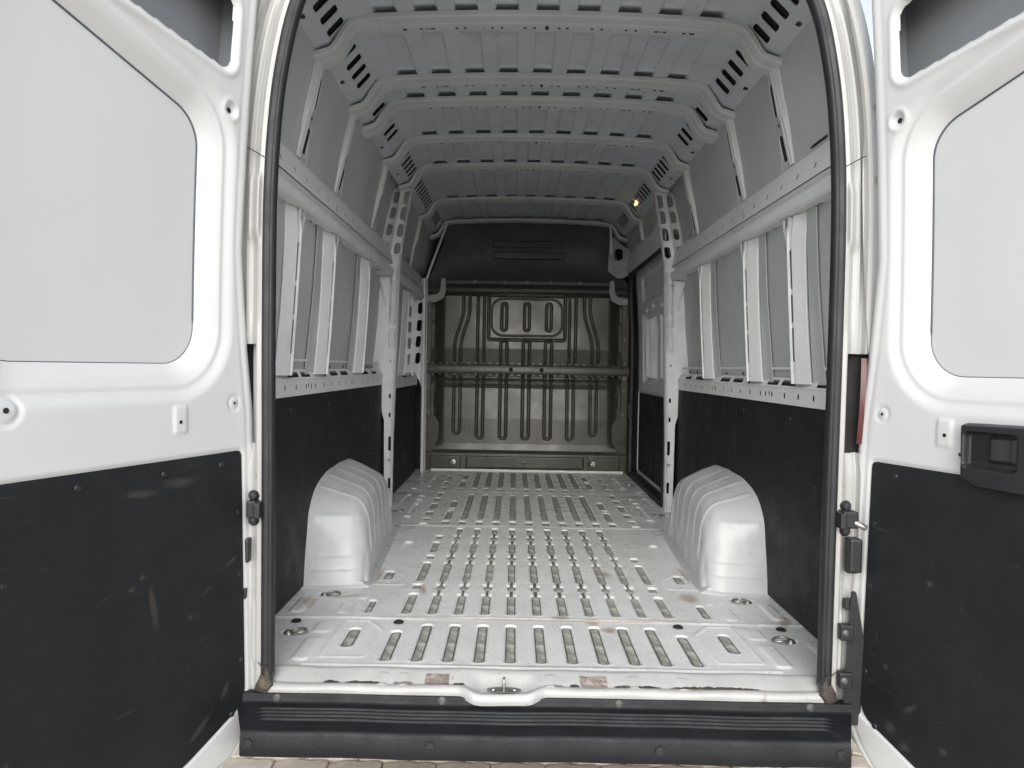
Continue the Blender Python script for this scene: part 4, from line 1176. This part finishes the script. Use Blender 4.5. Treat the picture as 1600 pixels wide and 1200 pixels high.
for s in SIDES:
    # grimy flap at the foot of the seal
    n = 14
    P = np.zeros((n, 8, 3))
    for i in range(n):
        t = i / (n - 1)
        for j in range(8):
            f = j / 7
            P[i, j] = (s * (0.768 + 0.006 * t + (0.052 - 0.012 * math.sin(3 * t)) * f + 0.004 * math.sin(5 * t + 3 * f)) + 0.006, -0.016 - 0.016 * math.sin(math.pi * f) * (0.5 + 0.5 * t) + 0.006 * math.sin(7 * t), 0.012 - 0.052 * t + 0.045 * f * (1 - t) ** 0.7 + 0.008 * math.sin(5 * f + 2 * t))
    grid('seal_foot', P, GRIME, van, label='grimy rubber flap at the foot of the seal')
    # door check bracket and rod
    cb = bpy.data.objects.new('door_check', None)
    COL.objects.link(cb)
    cb.parent = van
    cx, cz = s * 0.838 + 0.004 + (0.006 if s < 0 else 0), 0.482
    box('check_bracket', cx - (0.020 if s > 0 else 0.010), cx + (0.022 if s > 0 else 0.016), -0.045, 0.0, cz - 0.022, cz + 0.026, HANDLE, cb, 0.005)
    box('check_block', cx - 0.030 if s > 0 else cx + 0.012, cx - 0.012 if s > 0 else cx + 0.030, -0.052, -0.006, cz - 0.022, cz + 0.022, HANDLE, cb, 0.004)
    for dz in (-0.034, 0.036):
        lathe('check_bolt', [(0, 0.012), (0.009, 0.011), (0.014, 0.004), (0.016, 0)], (cx, -0.012, cz + dz), (0, -1, 0), HANDLE, cb, n=14)
    if s > 0:
        tube('check_rod', [(cx + 0.012, -0.035, cz - 0.004), (cx + 0.024, -0.048, cz - 0.010), (cx + 0.040, -0.045, cz - 0.018)], 0.0085, STEEL, cb, n=10)
    # tail lamp housing and lens beyond the frame
    P = np.zeros((40, 8, 3))
    for i in range(40):
        t = i / 39
        z = 0.635 + 0.325 * t
        curve = 0.030 * float(1 - ss(np.array(t), 0.0, 0.16)) * 0.5 + 0.030 * float(ss(np.array(t), 0.86, 1.0))
        for j in range(8):
            f = j / 7
            P[i, j] = (s * (0.826 + 0.13 * f) + 0.006, 0.062 - 0.022 * f, z)
    lamp = grid('tail_lamp', P, DARK, van, label='tail lamp housing behind the ' + ('left' if s < 0 else 'right') + ' rear door')
    if s > 0:
        P = np.zeros((30, 6, 3))
        for i in range(30):
            t = i / 29
            z = 0.69 + 0.245 * t
            for j in range(6):
                f = j / 5
                P[i, j] = (0.882 + 0.008 * t + 0.05 * f, 0.020 - 0.012 * f - 0.006 * math.sin(math.pi * t), z)
        grid('lamp_lens', P, RED, lamp, label='dark red lens')
    # hinges
    for z in (0.36,):
        box('door_hinge', s * 0.862 - 0.014 + 0.006, s * 0.862 + 0.014 + 0.006, -0.012, 0.03, z - 0.035, z + 0.035, HANDLE, van, 0.006)
    box('frame_clip', s * 0.858 - 0.012, s * 0.858 + 0.012, -0.02, 0.0, 0.225, 0.255, HANDLE, van, 0.003)
# black trim strip low on the right frame
trim = plate('frame_trim', rpoly([(0.858, 0.28), (0.872, 0.28), (0.905, 0.1), (0.905, -0.10), (0.842, -0.10), (0.848, 0.02)], 0.006, 3), [], 0.004, frame_rear(1, -0.026), HANDLE, van, label='black trim strip low on the right rear frame')
for z in (0.165, 0.03):
    box('trim_tab', 0.828, 0.864, -0.036, -0.012, z - 0.022, z + 0.022, HANDLE, trim, 0.004)
    lathe('trim_screw', [(0, 0.004), (0.005, 0.004), (0.008, 0.002), (0.010, 0)], (0.842, -0.036, z), (0, -1, 0), SCREWM, trim, n=12)
box('frame_block', 0.846, 0.880, -0.04, 0.0, 0.335, 0.43, HANDLE, van, 0.006)

# ------------------------------------------------------------------ rear doors
def rear_door(s, Hx, ang):
    a = math.radians(ang)
    U3 = np.array([s * math.sin(a), -math.cos(a), 0.0])
    N3 = np.array([-s * math.cos(a), -math.sin(a), 0.0])
    H0 = np.array([Hx, 0.0, 0.0])
    def lean(z):
        z = np.asarray(z, float)
        return np.where(z > 0.95, 0.040 * (np.maximum(z - 0.95, 0)) ** 2, 0.022 * (np.minimum(z - 0.95, 0)) ** 2) - 0.006
    def pt(u, z, w):
        w = w + lean(z)
        return (H0 + U3 * np.asarray(u)[..., None] + N3 * np.asarray(w)[..., None]) + np.stack([np.zeros_like(np.asarray(u, float))] * 2 + [np.asarray(z, float)], -1)
    def fr(u, v, w):
        return tuple(pt(np.array(float(u)), np.array(float(v)), np.array(float(w))))
    nz, nu = 440, 168
    zt = np.concatenate([np.linspace(-0.215, -0.05, 40)[:-1], np.linspace(-0.05, 2.06, nz - 39)])
    t = np.concatenate([[-0.02, -0.02, -0.012], np.linspace(0, 1, nu - 6), [1.012, 1.02, 1.02]])
    nu = len(t)
    u0 = np.where(zt < -0.05, 0.125 * np.clip((-0.05 - zt) / 0.16, 0, 1) ** 2.2, 0.0) - 0.004 + np.interp(zt, [-0.3, 0.5, 0.75, 0.95, 1.2, 1.5, 1.9], [-0.036, -0.036, -0.028, -0.003, 0.022, 0.016, 0.006])
    u1 = np.full_like(zt, 0.80)
    Zg = np.repeat(zt[:, None], nu, 1)
    Ug = u0[:, None] + (u1 - u0)[:, None] * np.clip(t, -0.006, 1.006)[None, :]
    w = np.zeros_like(Ug)
    # blind window recess
    win = [(0.252, 0.985), (0.252, 1.452), (0.63, 1.562), (0.63, 0.985)]
    dw = sd_poly(Ug, Zg, win, 0.092)
    w -= 0.014 * (1 - ss(dw, 0.060, 0.105)) + 0.050 * (1 - ss(dw, -0.030, 0.062)) - 0.003 * np.exp(-((dw - 0.062) / 0.006) ** 2)
    # upper slot
    slotp = [(0.118, 1.706), (0.118, 1.835), (0.66, 1.93), (0.66, 1.768)]
    dsl = sd_poly(Ug, Zg, slotp, 0.030)
    w -= 0.012 * (1 - ss(dsl, -0.001, 0.012)) - 0.004 * np.exp(-((dsl - 0.020) / 0.008) ** 2)
    eps = 1e-4                                            # the slot is a real opening: snap the mesh to its contour
    gu = (sd_poly(Ug + eps, Zg, slotp, 0.030) - dsl) / eps
    gz = (sd_poly(Ug, Zg + eps, slotp, 0.030) - dsl) / eps
    near = (dsl < 0.0046) & (dsl > -0.0105)
    Ug = np.where(near, Ug - dsl * gu, Ug)
    Zg = np.where(near, Zg - dsl * gz, Zg)
    inside = (dsl < 0.0046)
    keep = ~(inside[:-1, :-1] & inside[1:, :-1] & inside[1:, 1:] & inside[:-1, 1:])
    # seat of the lining board
    brd = [(0.022, -0.062), (0.022, 0.647), (0.72, 0.649), (0.72, -0.15), (0.25, -0.133)]
    db = sd_poly(Ug, Zg, [(0.03, -0.055), (0.03, 0.639), (0.71, 0.641), (0.71, -0.14), (0.25, -0.125)], 0.013)
    w -= 0.0045 * (1 - ss(db, -0.003, 0.004))
    # dimples
    for (cu, cz, r) in ((0.052, 0.781, 0.024), (0.672, 0.792, 0.036)):
        d = np.hypot(Ug - cu, Zg - cz)
        w += 0.004 * (1 - ss(d, r * 0.62, r * 0.72)) - 0.004 * (1 - ss(d, r * 0.85, r)) + 0.0
    w += 0.004 * (1 - ss(sd_box(Ug, Zg, 0.24, 0.746, 0.020, 0.034, 0.003), -0.003, 0.003))
    d = np.hypot(Ug - 0.085, Zg - 1.572)
    w -= 0.010 * (1 - ss(d, 0.010, 0.022)) - 0.003 * np.exp(-((d - 0.026) / 0.006) ** 2)
    # soft roll at the border, folded back to the outer skin
    edge = np.minimum(Ug - u0[:, None], (u1[:, None] - Ug))
    w -= 0.008 * (1 - ss(edge, 0.0, 0.016)) + 0.004 * np.exp(-((edge - 0.034) / 0.006) ** 2) * 0.5
    w -= 0.016 * (1 - ss(Zg, -0.215, -0.185))
    deep = 0.055 * ss(zt, 1.58, 1.68) * (1 - ss(zt, 1.98, 2.04))
    w[:, 0] = w[:, -1] = -0.067 - deep
    w[:, 1] = w[:, -2] = -0.060 - deep
    w[:, 2] = w[:, -3] = -0.020
    P = pt(Ug, Zg, w)
    lr = 'left' if s < 0 else 'right'
    door = grid('rear_door', P, PAINT, van, keep=keep, label=f'{lr} rear door swung open, white with a black lower board')
    # outer skin and closing edge
    zo = np.linspace(-0.215, 2.06, 60)
    uo = np.linspace(0, 1, 12)
    Zo, To = np.meshgrid(zo, uo, indexing='ij')
    U0o = np.interp(zo, zt, u0)
    Uo = U0o[:, None] + (0.80 - U0o)[:, None] * To
    Wo = -0.067 - 0.055 * ss(Zo, 1.58, 1.68) * (1 - ss(Zo, 1.98, 2.04))
    grid('outer_skin', pt(Uo, Zo, Wo), PAINT, door)
    k_ = (zo > 1.56)
    grid('cavity_shade', pt(Uo[k_], Zo[k_], Wo[k_] + 0.004), CAVITY, door)  # darkened sheet added as painted shade behind the upper slot
    zb = np.linspace(0.02, -0.212, 22)
    tube('bottom_seal', [fr(float(np.interp(z, zt, u0)) - 0.004, z, -0.055) for z in zb] + [fr(u, -0.222, -0.045) for u in (0.16, 0.3, 0.5, 0.78)], 0.011, RUBBER, door, n=8)
    zc = np.linspace(1.56, 2.058, 40)
    uc = np.interp(zc, zt, u0) + 0.012
    wl = np.linspace(-0.022, -0.118, 6)
    grid('cavity_shade_side', pt(np.repeat(uc[:, None], 6, 1), np.repeat(zc[:, None], 6, 1), np.repeat(wl[None, :], 40, 0)), CAVITY, door)  # dark wall added to carry the cavity shade to the hinge side
    ucap = np.linspace(0.0, 0.80, 12)
    grid('top_cap', pt(np.repeat(ucap[:, None], 3, 1), np.full((12, 3), 2.06), np.repeat(np.array([[-0.002, -0.03, -0.068]]), 12, 0)), PAINT, door)
    # panel behind the blind window
    Zw, Uw = np.meshgrid(np.linspace(0.87, 1.68, 50), np.linspace(0.13, 0.75, 30), indexing='ij')
    grid('window_panel', pt(Uw, Zw, np.full_like(Uw, -0.048)), PANEL, door)
    # gap shade painted as a dark tube along the contour where frame meets panel
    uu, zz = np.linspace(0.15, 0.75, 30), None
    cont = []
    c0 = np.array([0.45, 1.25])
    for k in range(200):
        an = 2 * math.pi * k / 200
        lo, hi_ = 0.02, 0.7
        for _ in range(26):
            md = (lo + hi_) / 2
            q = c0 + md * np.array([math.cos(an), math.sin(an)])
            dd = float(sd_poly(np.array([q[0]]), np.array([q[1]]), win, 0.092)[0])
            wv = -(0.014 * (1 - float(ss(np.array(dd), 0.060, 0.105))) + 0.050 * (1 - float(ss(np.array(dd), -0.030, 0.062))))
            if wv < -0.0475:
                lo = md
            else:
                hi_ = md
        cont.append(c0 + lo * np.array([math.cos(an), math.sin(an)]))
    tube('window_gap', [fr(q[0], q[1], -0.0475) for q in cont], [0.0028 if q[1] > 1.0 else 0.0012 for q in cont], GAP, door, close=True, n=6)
    # black hardboard
    board = plate('lower_board', rpoly(brd, [0.05, 0.018, 0.018, 0.02, 0.03], 5), [], 0.003, lambda u, v, w_: fr(u, v, w_ - 0.0008), BOARD, door)
    ax = tuple(N3)
    for (u, z) in ((0.10, 0.615), (0.29, 0.615), (0.52, 0.617), (0.038, 0.475), (0.036, 0.30), (0.034, 0.06), (0.075, -0.075), (0.68, 0.45), (0.68, 0.1)):
        if s > 0 and 0.27 < u < 0.48 and z > 0.55:
            continue
        rivet(door, fr(u, z, -0.0008), ax)
    for (u, z, r) in ((0.052, 0.781, 0.0042), (0.672, 0.792, 0.006), (0.243, 0.741, 0.005), (0.085, 1.572, 0.0075)):
        lathe('fixing_hole', [(0, 0.0008), (r * 0.9, 0.0008), (r, 0.0)], fr(u, z, (0.0048 if r == 0.005 else 0.0028) if z < 1 else -0.0095), ax, DARK, door, n=14)
    # scuffs: grey smears rubbed into the board
    sc = [(0.245, 0.588, 0.060, 0.014, -0.06), (0.36, 0.578, 0.055, 0.010, -0.10), (0.33, 0.30, 0.012, 0.06, 0.15), (0.07, 0.345, 0.03, 0.006, 0.45), (0.16, 0.29, 0.022, 0.004, 0.5), (0.39, 0.36, 0.012, 0.008, 0), (0.36, 0.38, 0.010, 0.008, 0), (0.10, 0.0, 0.03, 0.012, 0.9), (0.19, -0.06, 0.05, 0.012, 0.5), (0.215, 0.24, 0.010, 0.006, 0.3)] if s < 0 else [(0.22, 0.36, 0.012, 0.010, 0), (0.10, 0.10, 0.010, 0.009, 0), (0.125, -0.055, 0.022, 0.016, -0.5), (0.17, -0.085, 0.02, 0.012, -0.4), (0.28, 0.22, 0.005, 0.004, 0), (0.18, 0.02, 0.03, 0.008, -0.7), (0.28, -0.04, 0.014, 0.010, 0)]
    bm_ = BOARD.copy()
    smears(bm_, [(fr(u, z, 0), (0.05, hu * 1.5, hz * 1.6), (rot, 0, math.radians(20 * s))) for (u, z, hu, hz, rot) in sc], (0.12, 0.112, 0.098), 0.27, 60)
    board.data.materials.clear()
    board.data.materials.append(bm_)
    if s > 0:
        # pull handle with a recessed pocket
        hu, hz = np.linspace(0.278, 0.488, 110), np.linspace(0.608, 0.795, 110)
        Uh, Zh = np.meshgrid(hu, hz, indexing='ij')
        d = sd_poly(Uh, Zh, [(0.306, 0.648), (0.303, 0.768), (0.462, 0.772), (0.462, 0.632), (0.345, 0.634)], 0.018)
        wh = 0.062 * (1 - ss(d, -0.016, 0.0)) - 0.040
        wh += 0.004 * np.sin(np.clip((Uh - 0.285) / 0.2, 0, 1) * math.pi)
        dp = sd_box(Uh, Zh, 0.372, 0.715, 0.064, 0.043, 0.012)
        wh -= 0.020 * (1 - ss(dp, -0.006, 0.003))
        wh += 0.014 * (1 - ss(sd_box(Uh, Zh, 0.395, 0.72, 0.034, 0.034, 0.008), -0.012, 0.0)) * (1 - 0.6 * ss(Uh, 0.37, 0.42))
        wh += 0.005 * np.exp(-((Zh - 0.676) / 0.004) ** 2) * (np.abs(Uh - 0.372) < 0.062)
        handle = grid('door_handle', pt(Uh, Zh, wh), HANDLE, door, label='black plastic pull handle with recessed grip')
        lathe('handle_screw', [(0, 0.001), (0.004, 0.001), (0.005, 0)], fr(0.302, 0.70, 0.0245), ax, DARK, door, n=10)
    return door
PANEL = mat('door_panel_paint', (0.625, 0.64, 0.645), 0.42, var=0.02, vscale=1.5)
CAVITY = mat('cavity_shade', (0.24, 0.255, 0.275), 0.5, var=0.05)  # primer grey taken darker to paint the shade inside the door slot
GAP = mat('gap_shade', (0.10, 0.11, 0.135), 0.7, var=0.1)  # dark colour standing in for the shade in the window gap
SMEAR = mat('board_smear', (0.115, 0.11, 0.10), 0.8, var=0.5, vscale=40, dirt=(0.03, 0.03, 0.03), dirt_amt=0.8, dirt_scale=45, dirt_lo=0.45)
rear_door(-1, -0.849, 20)
rear_door(1, 0.897, 20)
